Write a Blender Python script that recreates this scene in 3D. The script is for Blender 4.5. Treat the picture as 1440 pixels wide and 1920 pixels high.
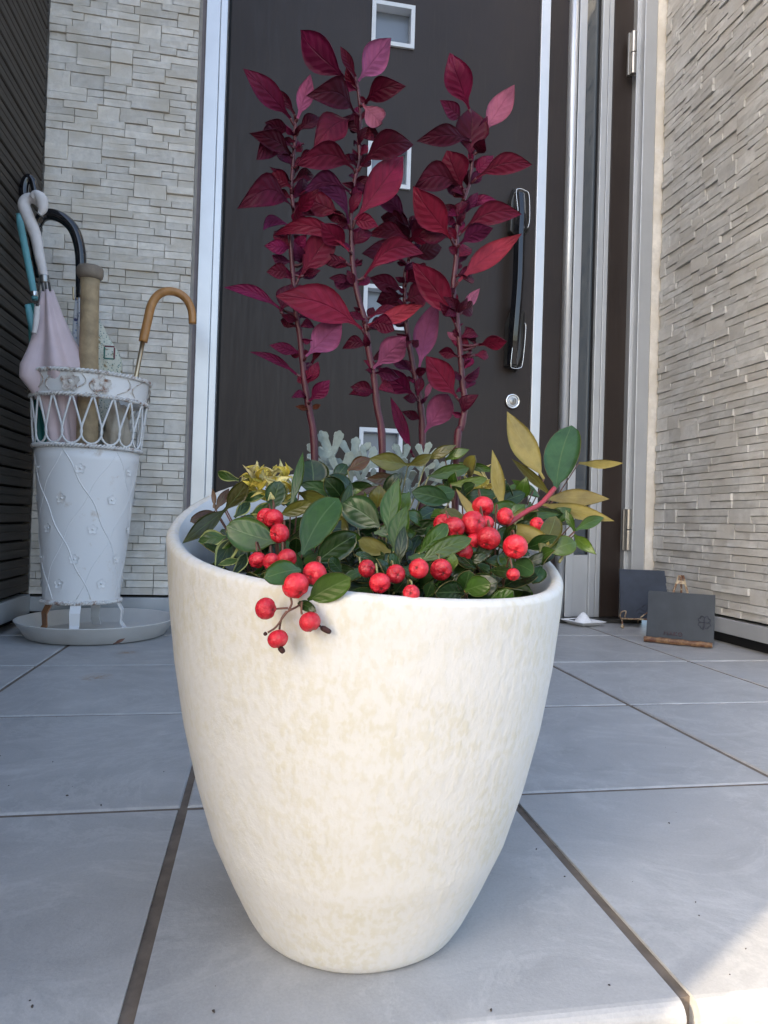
import bpy, bmesh, math, random
from mathutils import Vector, Matrix, Euler, noise
rnd = random.Random(7)
R = math.radians
S = bpy.context.scene
COL = S.collection
for o in list(bpy.data.objects): bpy.data.objects.remove(o)

# ------------------------------------------------------------------ camera
CX, CY, FOC, HC = 720.0, 960.0, 1290.0, 0.26        # photograph centre, focal length (px), lens height (m)
d = Vector((490 - CX, -(969 - CY), -FOC)).normalized()
up = d.cross(Vector((1, -0.03, 0))).normalized()
if up.y < 0: up = -up
xa = d.cross(up)
M = Matrix((xa, d, up))
cam = bpy.data.cameras.new('camera'); camo = bpy.data.objects.new('camera', cam); COL.objects.link(camo)
camo.matrix_world = Matrix.Translation((0, 0, HC)) @ M.to_4x4()
cam.sensor_fit = 'HORIZONTAL'; cam.sensor_width = 36.0; cam.lens = 36.0 * FOC / 1440.0
cam.clip_start = 0.02; cam.clip_end = 2000
S.camera = camo

# ------------------------------------------------------------------ sky, sun, exposure
SUN_TO = Vector((-0.85, -0.53, 0)).normalized()      # horizontal direction towards the sun
ELEV = R(27)
W = bpy.data.worlds.new('World'); S.world = W; W.use_nodes = True
wn = W.node_tree.nodes; wl = W.node_tree.links
sky = wn.new('ShaderNodeTexSky'); sky.sky_type = 'NISHITA'; sky.sun_disc = False
sky.sun_elevation = ELEV; sky.sun_rotation = math.atan2(SUN_TO.x, SUN_TO.y)
sky.air_density = 1.0; sky.dust_density = 3.2; sky.ozone_density = 1.0
bg = wn['Background']; bg.inputs[1].default_value = 0.15; wl.new(sky.outputs[0], bg.inputs[0])
sl = bpy.data.lights.new('sun', 'SUN'); sl.energy = 2.0; sl.angle = R(0.6); sl.color = (1.0, 0.82, 0.58)
so = bpy.data.objects.new('sun', sl); COL.objects.link(so)
tosun = (SUN_TO * math.cos(ELEV) + Vector((0, 0, math.sin(ELEV))))
so.rotation_euler = tosun.to_track_quat('Z', 'Y').to_euler(); so.location = tosun * 20
S.view_settings.view_transform = 'Standard'; S.view_settings.look = 'None'
S.view_settings.gamma = 1.0; S.view_settings.exposure = 1.98
S.render.engine = 'CYCLES'

# ------------------------------------------------------------------ helpers
def P(x, y, Y):
    """point of the place seen at photograph pixel (x, y), standing at distance Y"""
    r = M @ Vector((x - CX, -(y - CY), -FOC)); t = Y / r.y
    return Vector((r.x * t, Y, HC + r.z * t))
def F(x, y, z=0.0):
    r = M @ Vector((x - CX, -(y - CY), -FOC)); t = (z - HC) / r.z
    return Vector((r.x * t, r.y * t, z))
def proj(p):
    q = M.transposed() @ (Vector(p) - Vector((0, 0, HC)))
    return (CX + FOC * q.x / -q.z, CY - FOC * q.y / -q.z) if q.z < -1e-4 else (-9999, -9999)
def px(n, Y): return n * Y / FOC

def tag(o, label=None, cat=None, group=None, kind=None):
    if label: o['label'] = label
    if cat: o['category'] = cat
    if group: o['group'] = group
    if kind: o['kind'] = kind
    return o
ORG = {}
def thing(name, label, cat, loc, group=None):
    o = bpy.data.objects.new(name, None); COL.objects.link(o); o.location = loc; o.empty_display_size = 0.02
    ORG[o.name] = Vector(loc); return tag(o, label, cat, group, 'thing')
def org(o): return ORG.get(o.name, Vector((0, 0, 0))) if o else Vector((0, 0, 0))

class MB:
    def __init__(s): s.v = []; s.f = []; s.m = []; s.uv = []; s.useuv = False
    def face(s, idx, m=0, uv=None):
        s.f.append(tuple(idx)); s.m.append(m); s.uv.append(uv or [(0, 0)] * len(idx))
        if uv: s.useuv = True
    def box(s, a, b, m=0):
        x0, y0, z0 = a; x1, y1, z1 = b; n = len(s.v)
        s.v += [Vector(p) for p in ((x0,y0,z0),(x1,y0,z0),(x1,y1,z0),(x0,y1,z0),(x0,y0,z1),(x1,y0,z1),(x1,y1,z1),(x0,y1,z1))]
        for q in ((0,3,2,1),(4,5,6,7),(0,1,5,4),(1,2,6,5),(2,3,7,6),(3,0,4,7)): s.face([n+i for i in q], m)
        return s
    def tube(s, pts, rad, seg=8, m=0, cap=True, closed=False):
        pts = [Vector(p) for p in pts]; k = len(pts); n0 = len(s.v)
        if not isinstance(rad, (list, tuple)): rad = [rad] * k
        ref = None
        for i, p in enumerate(pts):
            if closed: t = pts[(i+1) % k] - pts[i-1]
            else: t = pts[min(i+1, k-1)] - pts[max(i-1, 0)]
            t = t.normalized() if t.length > 1e-9 else Vector((0, 0, 1))
            if ref is None: ref = t.orthogonal().normalized()
            ref = (ref - t * ref.dot(t));
            ref = ref.normalized() if ref.length > 1e-6 else t.orthogonal().normalized()
            b = t.cross(ref)
            for j in range(seg):
                a = 2*math.pi*j/seg; s.v.append(p + (ref*math.cos(a) + b*math.sin(a)) * rad[i])
        for i in range(k if closed else k-1):
            i2 = (i+1) % k
            for j in range(seg):
                j2 = (j+1) % seg
                s.face((n0+i*seg+j, n0+i*seg+j2, n0+i2*seg+j2, n0+i2*seg+j), m)
        if cap and not closed:
            s.face([n0+j for j in reversed(range(seg))], m); s.face([n0+(k-1)*seg+j for j in range(seg)], m)
        return s
    def rings(s, rings, m=0, capa=False, capb=False):
        n0 = len(s.v); seg = len(rings[0])
        for r in rings: s.v += [Vector(p) for p in r]
        for i in range(len(rings)-1):
            for j in range(seg):
                j2 = (j+1) % seg
                s.face((n0+i*seg+j, n0+i*seg+j2, n0+(i+1)*seg+j2, n0+(i+1)*seg+j), m)
        if capa: s.face([n0+j for j in reversed(range(seg))], m)
        if capb: s.face([n0+(len(rings)-1)*seg+j for j in range(seg)], m)
        return s
    def lathe(s, prof, c, seg=32, m=0, axis=None):
        """prof: (radius, height) list, turned about the z axis (or given axis matrix) at c"""
        c = Vector(c); rr = []
        for r, z in prof:
            ring = []
            for j in range(seg):
                a = 2*math.pi*j/seg; p = Vector((r*math.cos(a), r*math.sin(a), z))
                ring.append(c + (axis @ p if axis else p))
            rr.append(ring)
        return s.rings(rr, m, capa=prof[0][0] > 1e-5, capb=prof[-1][0] > 1e-5)
    def mesh(s, name, mats, off=Vector((0, 0, 0)), smooth=True):
        me = bpy.data.meshes.new(name)
        me.from_pydata([tuple(Vector(p) - off) for p in s.v], [], s.f)
        for mt in (mats if isinstance(mats, (list, tuple)) else [mats]): me.materials.append(mt)
        me.polygons.foreach_set('material_index', s.m)
        me.polygons.foreach_set('use_smooth', [smooth] * len(s.f))
        if s.useuv:
            ul = me.uv_layers.new(name='UVMap'); flat = []
            for u in s.uv:
                for q in u: flat += [q[0], q[1]]
            ul.data.foreach_set('uv', flat)
        me.validate(); me.update(); return me
    def build(s, name, mats, parent=None, smooth=True, bevel=0, loc=None):
        """world-space vertices -> one mesh object under parent"""
        og = org(parent) if parent else (Vector(loc) if loc is not None else Vector((0, 0, 0)))
        o = bpy.data.objects.new(name, s.mesh(name, mats, og, smooth)); COL.objects.link(o)
        if parent: o.parent = parent
        else: o.location = og
        ORG[o.name] = og
        if bevel:
            b = o.modifiers.new('bevel', 'BEVEL'); b.width = bevel; b.segments = 2; b.limit_method = 'ANGLE'; b.angle_limit = R(40)
        return o
def box(name, a, b, mt, parent=None, bevel=0.0012): return MB().box(a, b).build(name, mt, parent, False, bevel)
def spline(pts, n=6):
    pts = [Vector(p) for p in pts]; out = []
    for i in range(len(pts)-1):
        p0 = pts[max(i-1, 0)]; p1 = pts[i]; p2 = pts[i+1]; p3 = pts[min(i+2, len(pts)-1)]
        for k in range(n):
            t = k/n
            out.append(0.5*((2*p1)+(p2-p0)*t+(2*p0-5*p1+4*p2-p3)*t*t+(3*p1-p0-3*p2+p3)*t**3))
    out.append(pts[-1]); return out

# ------------------------------------------------------------------ materials
class NT:
    def __init__(s, name):
        s.mt = bpy.data.materials.new(name); s.mt.use_nodes = True
        s.n = s.mt.node_tree.nodes; s.l = s.mt.node_tree.links; s.b = s.n['Principled BSDF']
    def node(s, t, **k):
        nd = s.n.new(t)
        for a, v in k.items(): setattr(nd, a, v)
        return nd
    def link(s, a, b): s.l.new(a, b)
    def val(s, sock, v): sock.default_value = v
    def coord(s, kind='Object', scale=(1, 1, 1)):
        tc = s.node('ShaderNodeTexCoord') if kind != 'Position' else s.node('ShaderNodeNewGeometry')
        mp = s.node('ShaderNodeMapping'); mp.inputs['Scale'].default_value = scale
        s.link(tc.outputs[kind], mp.inputs[0]); return mp.outputs[0]
    def noise(s, vec, scale, detail=4, rough=0.55, dist=0):
        n = s.node('ShaderNodeTexNoise'); n.inputs['Scale'].default_value = scale; n.inputs['Detail'].default_value = detail
        n.inputs['Roughness'].default_value = rough; n.inputs['Distortion'].default_value = dist
        s.link(vec, n.inputs['Vector']); return n.outputs[0]
    def ramp(s, fac, stops):
        r = s.node('ShaderNodeValToRGB'); e = r.color_ramp.elements
        while len(e) < len(stops): e.new(0.5)
        for q, (p, c) in zip(e, stops): q.position = p; q.color = c if len(c) == 4 else (*c, 1)
        s.link(fac, r.inputs[0]); return r.outputs[0]
    def math(s, op, a, b=None, clamp=False):
        m = s.node('ShaderNodeMath', operation=op, use_clamp=clamp)
        for i, q in enumerate((a, b)):
            if q is None: continue
            if isinstance(q, (int, float)): m.inputs[i].default_value = q
            else: s.link(q, m.inputs[i])
        return m.outputs[0]
    def mix(s, fac, a, b, mode='MIX'):
        m = s.node('ShaderNodeMix', data_type='RGBA', blend_type=mode)
        for sock, q in ((m.inputs[0], fac), (m.inputs[6], a), (m.inputs[7], b)):
            if isinstance(q, (int, float)): sock.default_value = q
            elif isinstance(q, tuple): sock.default_value = (*q[:3], 1)
            else: s.link(q, sock)
        return m.outputs[2]
    def bump(s, h, strength=0.3, dist=0.002):
        b = s.node('ShaderNodeBump'); b.inputs['Strength'].default_value = strength; b.inputs['Distance'].default_value = dist
        s.link(h, b.inputs['Height']); s.link(b.outputs[0], s.b.inputs['Normal'])
    def set(s, **k):
        names = dict(base='Base Color', rough='Roughness', metal='Metallic', spec='Specular IOR Level', sss='Subsurface Weight',
                     coat='Coat Weight', coatr='Coat Roughness', sheen='Sheen Weight', trans='Transmission Weight', ior='IOR', alpha='Alpha')
        for a, v in k.items():
            sock = s.b.inputs[names[a]]
            if isinstance(v, (int, float)): sock.default_value = v
            elif isinstance(v, tuple): sock.default_value = (*v[:3], 1)
            else: s.link(v, sock)
        return s
def g3(v): return (v, v, v)

def m_plain(name, c, rough=0.5, var=0.08, scale=30, bump=0.0, metal=0, kind='Object', bs=200, **k):
    t = NT(name); v = t.coord(kind)
    f = t.noise(v, scale, 5)
    lo = tuple(x*(1-var*2) for x in c); hi = tuple(min(1, x*(1+var*2)) for x in c)
    t.set(base=t.ramp(f, [(0.25, lo), (0.75, hi)]), rough=rough, metal=metal, **k)
    if bump: t.bump(t.noise(v, bs, 4), bump, 0.001)
    return t.mt

def m_stone(name, c, warm):
    t = NT(name); v = t.coord('Position'); oi = t.node('ShaderNodeObjectInfo')
    f = t.noise(v, 55, 6, 0.62); f2 = t.noise(v, 14, 3)
    c1 = t.ramp(f, [(0.3, tuple(x*0.82 for x in c)), (0.55, c), (0.8, tuple(min(1, x*1.12) for x in c))])
    c2 = t.mix(t.ramp(f2, [(0.42, g3(0)), (0.62, g3(1))]), c1, warm)
    k = t.math('ADD', t.math('MULTIPLY', oi.outputs['Random'], 0.26), 0.84)
    hs = t.node('ShaderNodeHueSaturation'); t.link(k, hs.inputs['Value']); t.link(c2, hs.inputs['Color'])
    t.set(base=hs.outputs[0], rough=0.62, spec=0.35)
    t.bump(t.math('ADD', t.noise(v, 60, 7, 0.65, 0.8), t.math('MULTIPLY', t.noise(v, 400, 3), 0.2)), 0.6, 0.0022)
    return t.mt
STONE = m_stone('cream stone', (0.81, 0.765, 0.69), (0.69, 0.635, 0.545))
STONE_R = m_stone('shade-toned stone', (0.575, 0.572, 0.555), (0.505, 0.49, 0.46))  # darker copy of the cream stone, side wall's shade put into the colour
JOINT = m_plain('stone joint', (0.50, 0.475, 0.44), 0.9, kind='Position')

def m_tile():
    t = NT('porch tile'); v = t.coord('Position'); oi = t.node('ShaderNodeObjectInfo')
    w = t.node('ShaderNodeVectorMath', operation='ADD')
    cm = t.node('ShaderNodeCombineXYZ'); rr = t.math('MULTIPLY', oi.outputs['Random'], 7.0)
    t.link(rr, cm.inputs[0]); t.link(t.math('MULTIPLY', oi.outputs['Random'], 13.0), cm.inputs[1])
    t.link(v, w.inputs[0]); t.link(cm.outputs[0], w.inputs[1]); v2 = w.outputs[0]
    st = t.node('ShaderNodeMapping'); st.inputs['Scale'].default_value = (1, 1.35, 1); t.link(v2, st.inputs[0])
    f = t.noise(st.outputs[0], 8, 8, 0.66, 1.4); f2 = t.noise(v2, 60, 6, 0.7)
    c = t.ramp(f, [(0.30, (0.265, 0.267, 0.272)), (0.47, (0.345, 0.347, 0.352)), (0.56, (0.37, 0.372, 0.375)), (0.70, (0.475, 0.475, 0.475))])
    c = t.mix(0.25, c, t.ramp(f2, [(0.3, (0.37, 0.365, 0.36)), (0.7, (0.53, 0.525, 0.515))]))
    # rust marks left by the iron stand
    for (a, b), rad in (((180, 1270), 0.030), ((238, 1224), 0.022)):
        q = F(a, b); dn = t.node('ShaderNodeVectorMath', operation='DISTANCE'); t.link(v, dn.inputs[0]); dn.inputs[1].default_value = q
        m = t.math('SUBTRACT', 1.0, t.math('DIVIDE', dn.outputs['Value'], rad), True)
        m = t.math('MULTIPLY', m, t.ramp(t.noise(v, 90, 4), [(0.42, g3(0)), (0.62, g3(1))]))
        c = t.mix(t.math('MULTIPLY', m, 1.5, True), c, (0.30, 0.17, 0.07))
    f3 = t.noise(v2, 520, 4, 0.7); c = t.mix(0.16, c, t.ramp(f3, [(0.3, g3(0.25)), (0.7, g3(0.62))]))
    wm = t.ramp(t.noise(v2, 3.3, 7, 0.72, 2.2), [(0.50, g3(0)), (0.53, g3(1)), (0.56, g3(0))]); c = t.mix(t.math('MULTIPLY', wm, 0.22), c, (0.60, 0.60, 0.585))
    t.set(base=c, rough=t.ramp(f2, [(0.3, g3(0.36)), (0.7, g3(0.52))]), spec=0.4)
    t.bump(t.math('ADD', f, t.math('MULTIPLY', f2, 0.4)), 0.25, 0.004)
    return t.mt
TILE = m_tile()
GROUT = m_plain('grout', (0.155, 0.125, 0.10), 0.95, 0.15, 60, 0.5, kind='Position')
CONC = m_plain('ground paving', (0.15, 0.14, 0.125), 0.9, 0.12, 3, 0.4, kind='Position', bs=80)

def m_siding():
    t = NT('dark siding'); v = t.coord('Position', (1, 0.25, 6))
    f = t.noise(v, 24, 5, 0.6)
    t.set(base=t.ramp(f, [(0.3, (0.047, 0.040, 0.034)), (0.7, (0.078, 0.068, 0.058))]), rough=0.7, spec=0.3)
    t.bump(t.noise(v, 60, 4), 0.35, 0.002); return t.mt
SIDING = m_siding()
SIDEBACK = m_plain('siding recess', (0.012, 0.010, 0.009), 0.9)
ALU = m_plain('brushed aluminium', (0.66, 0.68, 0.70), 0.38, 0.03, 12, metal=0.55)
ALU2 = m_plain('dull aluminium', (0.50, 0.515, 0.53), 0.42, 0.03, 12, metal=0.5)
FLASH = m_plain('base flashing', (0.46, 0.48, 0.50), 0.45, 0.05, 12, metal=0.35)
def m_door():
    t = NT('door brown'); v = t.coord('Position')
    f = t.noise(v, 5, 4); fs = t.noise(t.coord('Position', (30, 1, 2)), 6, 4)
    c = t.ramp(f, [(0.3, (0.022, 0.0145, 0.0115)), (0.7, (0.031, 0.021, 0.0165))])
    c = t.mix(t.math('MULTIPLY', t.ramp(fs, [(0.55, g3(0)), (0.75, g3(1))]), 0.12), c, (0.09, 0.08, 0.07))
    t.set(base=c, rough=t.ramp(fs, [(0.3, g3(0.38)), (0.7, g3(0.52))]), spec=0.32)
    t.bump(t.noise(v, 700, 2), 0.06, 0.0005); return t.mt
DOOR = m_door()
BLACK = m_plain('rubber gasket', (0.006, 0.006, 0.007), 0.6)
GLOSSB = m_plain('black lacquer', (0.008, 0.008, 0.010), 0.12, coat=0.5, coatr=0.05)
GREYH = m_plain('handle bracket', (0.05, 0.05, 0.048), 0.35, metal=0.3)
CHROME = m_plain('chrome', (0.75, 0.75, 0.74), 0.16, 0.02, metal=1.0)
STEEL = m_plain('hinge steel', (0.36, 0.35, 0.33), 0.32, 0.05, metal=0.85)
WFRAME = m_plain('white window frame', (0.66, 0.70, 0.74), 0.4, 0.03)
t = NT('dark glass'); t.set(base=(0.05, 0.065, 0.08), rough=0.04, spec=0.9); t.set(coat=0.6, coatr=0.02); GLASS = t.mt
t = NT('back glass'); t.set(base=(0.16, 0.19, 0.23), rough=0.25, spec=0.6); GLASS2 = t.mt

def m_pot():
    t = NT('glazed pot'); v = t.coord('Position', (1, 1, 0.62)); v1 = t.coord('Position')
    f = t.noise(v, 330, 3, 0.5, 0.0); g = t.noise(v, 170, 2, 0.4, 0.0); big = t.noise(t.coord('Position', (1, 1, 1.6)), 14, 6, 0.65, 0.6)
    fine = t.noise(v1, 900, 3)
    worn = t.ramp(big, [(0.42, g3(0)), (0.66, g3(1))])
    pit = t.ramp(t.math('ADD', t.math('MULTIPLY', f, 0.6), t.math('MULTIPLY', g, 0.4)), [(0.46, g3(0)), (0.58, g3(1))])
    c = t.mix(t.math('MULTIPLY', pit, t.math('ADD', t.math('MULTIPLY', worn, 0.72), 0.26)), (0.655, 0.640, 0.612), (0.595, 0.560, 0.460))
    c = t.mix(t.math('MULTIPLY', worn, 0.22), c, (0.60, 0.565, 0.465))
    sp = t.ramp(t.noise(v1, 130, 4, 0.75), [(0.735, g3(0)), (0.79, g3(1))])
    c = t.mix(t.math('MULTIPLY', sp, 0.5), c, (0.36, 0.31, 0.23))
    sc = t.ramp(t.noise(t.coord('Position', (1, 1, 0.12)), 60, 5, 0.7), [(0.70, g3(0)), (0.76, g3(1))])
    c = t.mix(t.math('MULTIPLY', sc, t.math('MULTIPLY', worn, 0.25)), c, (0.42, 0.38, 0.30))
    t.set(base=c, rough=0.5, spec=0.35)
    t.bump(t.math('ADD', t.math('ADD', t.math('MULTIPLY', f, 0.7), g), t.math('MULTIPLY', fine, 0.25)), 0.44, 0.0012); return t.mt
POT = m_pot()
POTIN = m_plain('pot inside', (0.62, 0.66, 0.68), 0.5, 0.05, 20, 0.2)
SOIL = m_plain('soil', (0.030, 0.020, 0.013), 1.0, 0.3, 200, 1.0, bs=300)

def m_leaf(name, tint=None, vein=(0.3, 0.35, 0.2), veink=0.25, rough=0.35, kind='obj', nv=7, edge=None, spec=0.4, trans=0.12, bmp=0.35, latk=0.6, var=0.55):
    t = NT(name); uv = t.node('ShaderNodeUVMap'); sp = t.node('ShaderNodeSeparateXYZ'); t.link(uv.outputs[0], sp.inputs[0])
    au = t.math('ABSOLUTE', sp.outputs[0]); oi = t.node('ShaderNodeObjectInfo')
    base = oi.outputs['Color'] if kind == 'obj' else None
    rgb = base
    if tint: rgb = t.mix(1.0, base, tint, 'MULTIPLY') if base else None
    if rgb is None:
        q = t.node('ShaderNodeRGB'); q.outputs[0].default_value = (*tint, 1); rgb = q.outputs[0]
    f = t.noise(t.coord('Object'), 90, 5, 0.6)
    rgb = t.mix(var, rgb, t.ramp(f, [(0.25, g3(0.45)), (0.75, g3(1.35))]), 'MULTIPLY')
    f0 = t.noise(t.coord('Object'), 28, 3, 0.5); rgb = t.mix(0.6, rgb, t.ramp(f0, [(0.32, g3(0.55)), (0.68, g3(1.45))]), 'MULTIPLY')
    # midrib + lateral veins
    ph = t.math('ADD', t.math('SUBTRACT', t.math('MULTIPLY', sp.outputs[1], nv), t.math('MULTIPLY', t.math('POWER', au, 0.8), 1.7)), t.math('MULTIPLY', t.noise(t.coord('Object'), 45, 2), 0.9))
    fr = t.math('ABSOLUTE', t.math('SUBTRACT', t.math('FRACT', ph), 0.5))
    lat = t.math('SUBTRACT', 1.0, t.math('MULTIPLY', fr, 9.0), True)
    mid = t.math('SUBTRACT', 1.0, t.math('MULTIPLY', au, 16.0), True)
    vn = t.math('MAXIMUM', mid, t.math('MULTIPLY', lat, latk))
    rgb = t.mix(t.math('MULTIPLY', vn, veink), rgb, vein)
    if edge:
        ed = t.ramp(au, [(edge[1], g3(0)), (min(1, edge[1]+0.08), g3(1))]); rgb = t.mix(ed, rgb, edge[0])
    t.set(base=rgb, rough=rough, spec=spec)
    pillow = t.math('SUBTRACT', t.math('MULTIPLY', fr, -1.2), t.math('MULTIPLY', mid, 1.0))
    t.bump(t.math("ADD", pillow, t.math("MULTIPLY", f, 0.35)), bmp, 0.0012)
    tr = t.node('ShaderNodeBsdfTranslucent'); t.link(rgb, tr.inputs[0]); mx = t.node('ShaderNodeMixShader'); mx.inputs[0].default_value = trans
    t.link(t.b.outputs[0], mx.inputs[1]); t.link(tr.outputs[0], mx.inputs[2])
    t.link(mx.outputs[0], t.n['Material Output'].inputs[0]); return t.mt
RED_T = m_leaf('burgundy leaf', None, (0.030, 0.001, 0.008), 0.34, 0.50, spec=0.14, bmp=0.42, nv=6.5)
RED_U = m_leaf('burgundy underside', (1.35, 1.9, 1.7), (0.12, 0.015, 0.04), 0.34, 0.6, spec=0.12, bmp=0.40, nv=6.5)
GRN_T = m_leaf('wintergreen leaf', None, (0.13, 0.20, 0.07), 0.45, 0.26, nv=5, bmp=0.14, latk=0.12, edge=((0.13, 0.12, 0.04), 0.95), spec=0.40)
GRN_U = m_leaf('wintergreen underside', (1.6, 1.5, 1.6), (0.30, 0.32, 0.14), 0.12, 0.5, nv=5, bmp=0.10)
VAR_T = m_leaf('variegated leaf', None, (0.25, 0.30, 0.12), 0.2, 0.4, nv=4, edge=((0.34, 0.36, 0.12), 0.74))
YEL = m_leaf('yellow leaf', None, (0.70, 0.65, 0.30), 0.2, 0.5, nv=4)
SILV = m_plain('silver felt leaf', (0.235, 0.29, 0.275), 0.95, 0.10, 150, 0.5, bs=600, sheen=0.4)
STEM_R = m_plain('red stem', (0.060, 0.008, 0.016), 0.5, 0.25, 60, 0.4)
STEM_B = m_plain('brown twig', (0.13, 0.055, 0.035), 0.6, 0.25, 90)
STEM_G = m_plain('green twig', (0.20, 0.19, 0.08), 0.6, 0.2, 90)
def m_berry():
    t = NT('berry skin'); v = t.coord('Object'); f = t.noise(v, 1.6, 5); oi = t.node('ShaderNodeObjectInfo')
    c = t.ramp(f, [(0.3, (0.52, 0.010, 0.022)), (0.55, (0.68, 0.024, 0.044)), (0.75, (0.76, 0.075, 0.10))])
    hs = t.node('ShaderNodeHueSaturation'); t.link(t.math('ADD', t.math('MULTIPLY', oi.outputs['Random'], 0.42), 0.66), hs.inputs['Value']); t.link(c, hs.inputs['Color'])
    t.set(base=hs.outputs[0], rough=0.27, spec=0.5, sss=0.10); t.b.inputs['Subsurface Radius'].default_value = (0.004, 0.001, 0.001)
    t.bump(t.noise(v, 3.5, 5, 0.6), 0.25, 0.10); return t.mt
BERRY = m_berry()
CALYX = m_plain('dry calyx', (0.045, 0.014, 0.012), 0.8, 0.2, 200)

def m_enamel():
    t = NT('white enamel'); v = t.coord('Position')
    r = t.ramp(t.noise(v, 26, 6, 0.7), [(0.60, g3(0)), (0.75, g3(1))])
    c = t.mix(t.math('MULTIPLY', r, 0.55), (0.80, 0.79, 0.78), (0.46, 0.33, 0.20))
    t.set(base=c, rough=0.38, spec=0.45); t.bump(t.noise(v, 120, 3), 0.12, 0.001); return t.mt
ENAMEL = m_enamel()
def m_rusty(name, c, lo, hi, rust=(0.20, 0.085, 0.035)):
    t = NT(name); v = t.coord('Position')
    r = t.ramp(t.noise(v, 70, 6, 0.7), [(lo, g3(0)), (hi, g3(1))])
    t.set(base=t.mix(r, c, rust), rough=0.55); t.bump(t.noise(v, 260, 4), 0.3, 0.001); return t.mt
ROPE = m_rusty('white rope wire', (0.70, 0.68, 0.65), 0.50, 0.66)
WIRE = m_rusty('white wire', (0.72, 0.72, 0.71), 0.60, 0.74)
RUSTW = m_rusty('rusty gold wire', (0.50, 0.40, 0.26), 0.46, 0.56, (0.16, 0.07, 0.035))
RUSTB = m_rusty('rusty bar', (0.26, 0.15, 0.07), 0.40, 0.60, (0.10, 0.035, 0.018))
SAUCER = m_plain('off white plastic', (0.62, 0.60, 0.57), 0.45, 0.05, 14)
PORC = m_plain('white porcelain', (0.80, 0.81, 0.82), 0.2, 0.02)
SALT = m_plain('salt', (0.86, 0.87, 0.90), 0.9, 0.03, 200, 0.6, bs=500)
SLATE = m_plain('blue slate', (0.036, 0.047, 0.070), 0.75, 0.12, 25, 0.25, bs=120)
SLATE2 = m_plain('grey slate', (0.046, 0.054, 0.064), 0.75, 0.10, 25, 0.25, bs=120)
NAVY = m_plain('navy paint', (0.010, 0.012, 0.030), 0.5)
DRED = m_plain('faded red paint', (0.060, 0.018, 0.028), 0.6)
PINKF = m_plain('pink nylon', (0.62, 0.49, 0.50), 0.55, 0.06, 18, 0.15, bs=900, sheen=0.3)
WHITEF = m_plain('white cotton', (0.66, 0.63, 0.62), 0.85, 0.06, 40, 0.3, bs=500)
TEALP = m_plain('turquoise handle', (0.16, 0.46, 0.52), 0.35, 0.05)
TEALF = m_plain('teal nylon', (0.02, 0.16, 0.15), 0.55, 0.1)
DARKF = m_plain('black nylon', (0.010, 0.011, 0.018), 0.5, 0.1)
BAGF = m_plain('crumpled beige bag', (0.42, 0.37, 0.30), 0.5, 0.12, 30, 0.8, bs=60)
WOODB = m_plain('worn bat wood', (0.36, 0.27, 0.16), 0.7, 0.18, 45, 0.5)
WOODK = m_plain('grey bat knob', (0.22, 0.18, 0.14), 0.8, 0.15, 40, 0.4)
def m_cane():
    t = NT('honey wood'); v = t.coord('Position', (1, 1, 0.3)); f = t.noise(v, 60, 5, 0.6, 1.0)
    t.set(base=t.ramp(f, [(0.3, (0.36, 0.16, 0.045)), (0.7, (0.52, 0.26, 0.09))]), rough=0.35); return t.mt
CANE = m_cane()
GOLD = m_plain('brass tube', (0.62, 0.48, 0.30), 0.28, 0.04, metal=0.9)
def m_print(name, ground, dot, scale, dark):
    t = NT(name); v = t.coord('Position'); vo = t.node('ShaderNodeTexVoronoi'); vo.inputs['Scale'].default_value = scale; t.link(v, vo.inputs['Vector'])
    dd = t.ramp(vo.outputs['Distance'], [(0.20, g3(1)), (0.30, g3(0))])
    c = t.mix(dd, ground, dot)
    pt = t.ramp(t.noise(v, scale*0.28, 3), [(0.55, g3(0)), (0.62, g3(1))])
    t.set(base=t.mix(pt, c, dark), rough=0.7); return t.mt
FLORAL = m_print('blue floral nylon', (0.50, 0.53, 0.56), (0.20, 0.26, 0.40), 130, (0.03, 0.035, 0.12))
DOTS = m_print('dotted nylon', (0.60, 0.60, 0.50), (0.05, 0.16, 0.14), 190, (0.25, 0.20, 0.10))
MAROON = m_plain('printed motif', (0.13, 0.03, 0.04), 0.6)
TEALM = m_plain('printed motif green', (0.03, 0.14, 0.11), 0.6)
YELM = m_plain('printed motif yellow', (0.55, 0.40, 0.05), 0.6)
PLASTER = m_plain('soffit', (0.62, 0.60, 0.57), 0.8, 0.05, 5, kind='Position')

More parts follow.
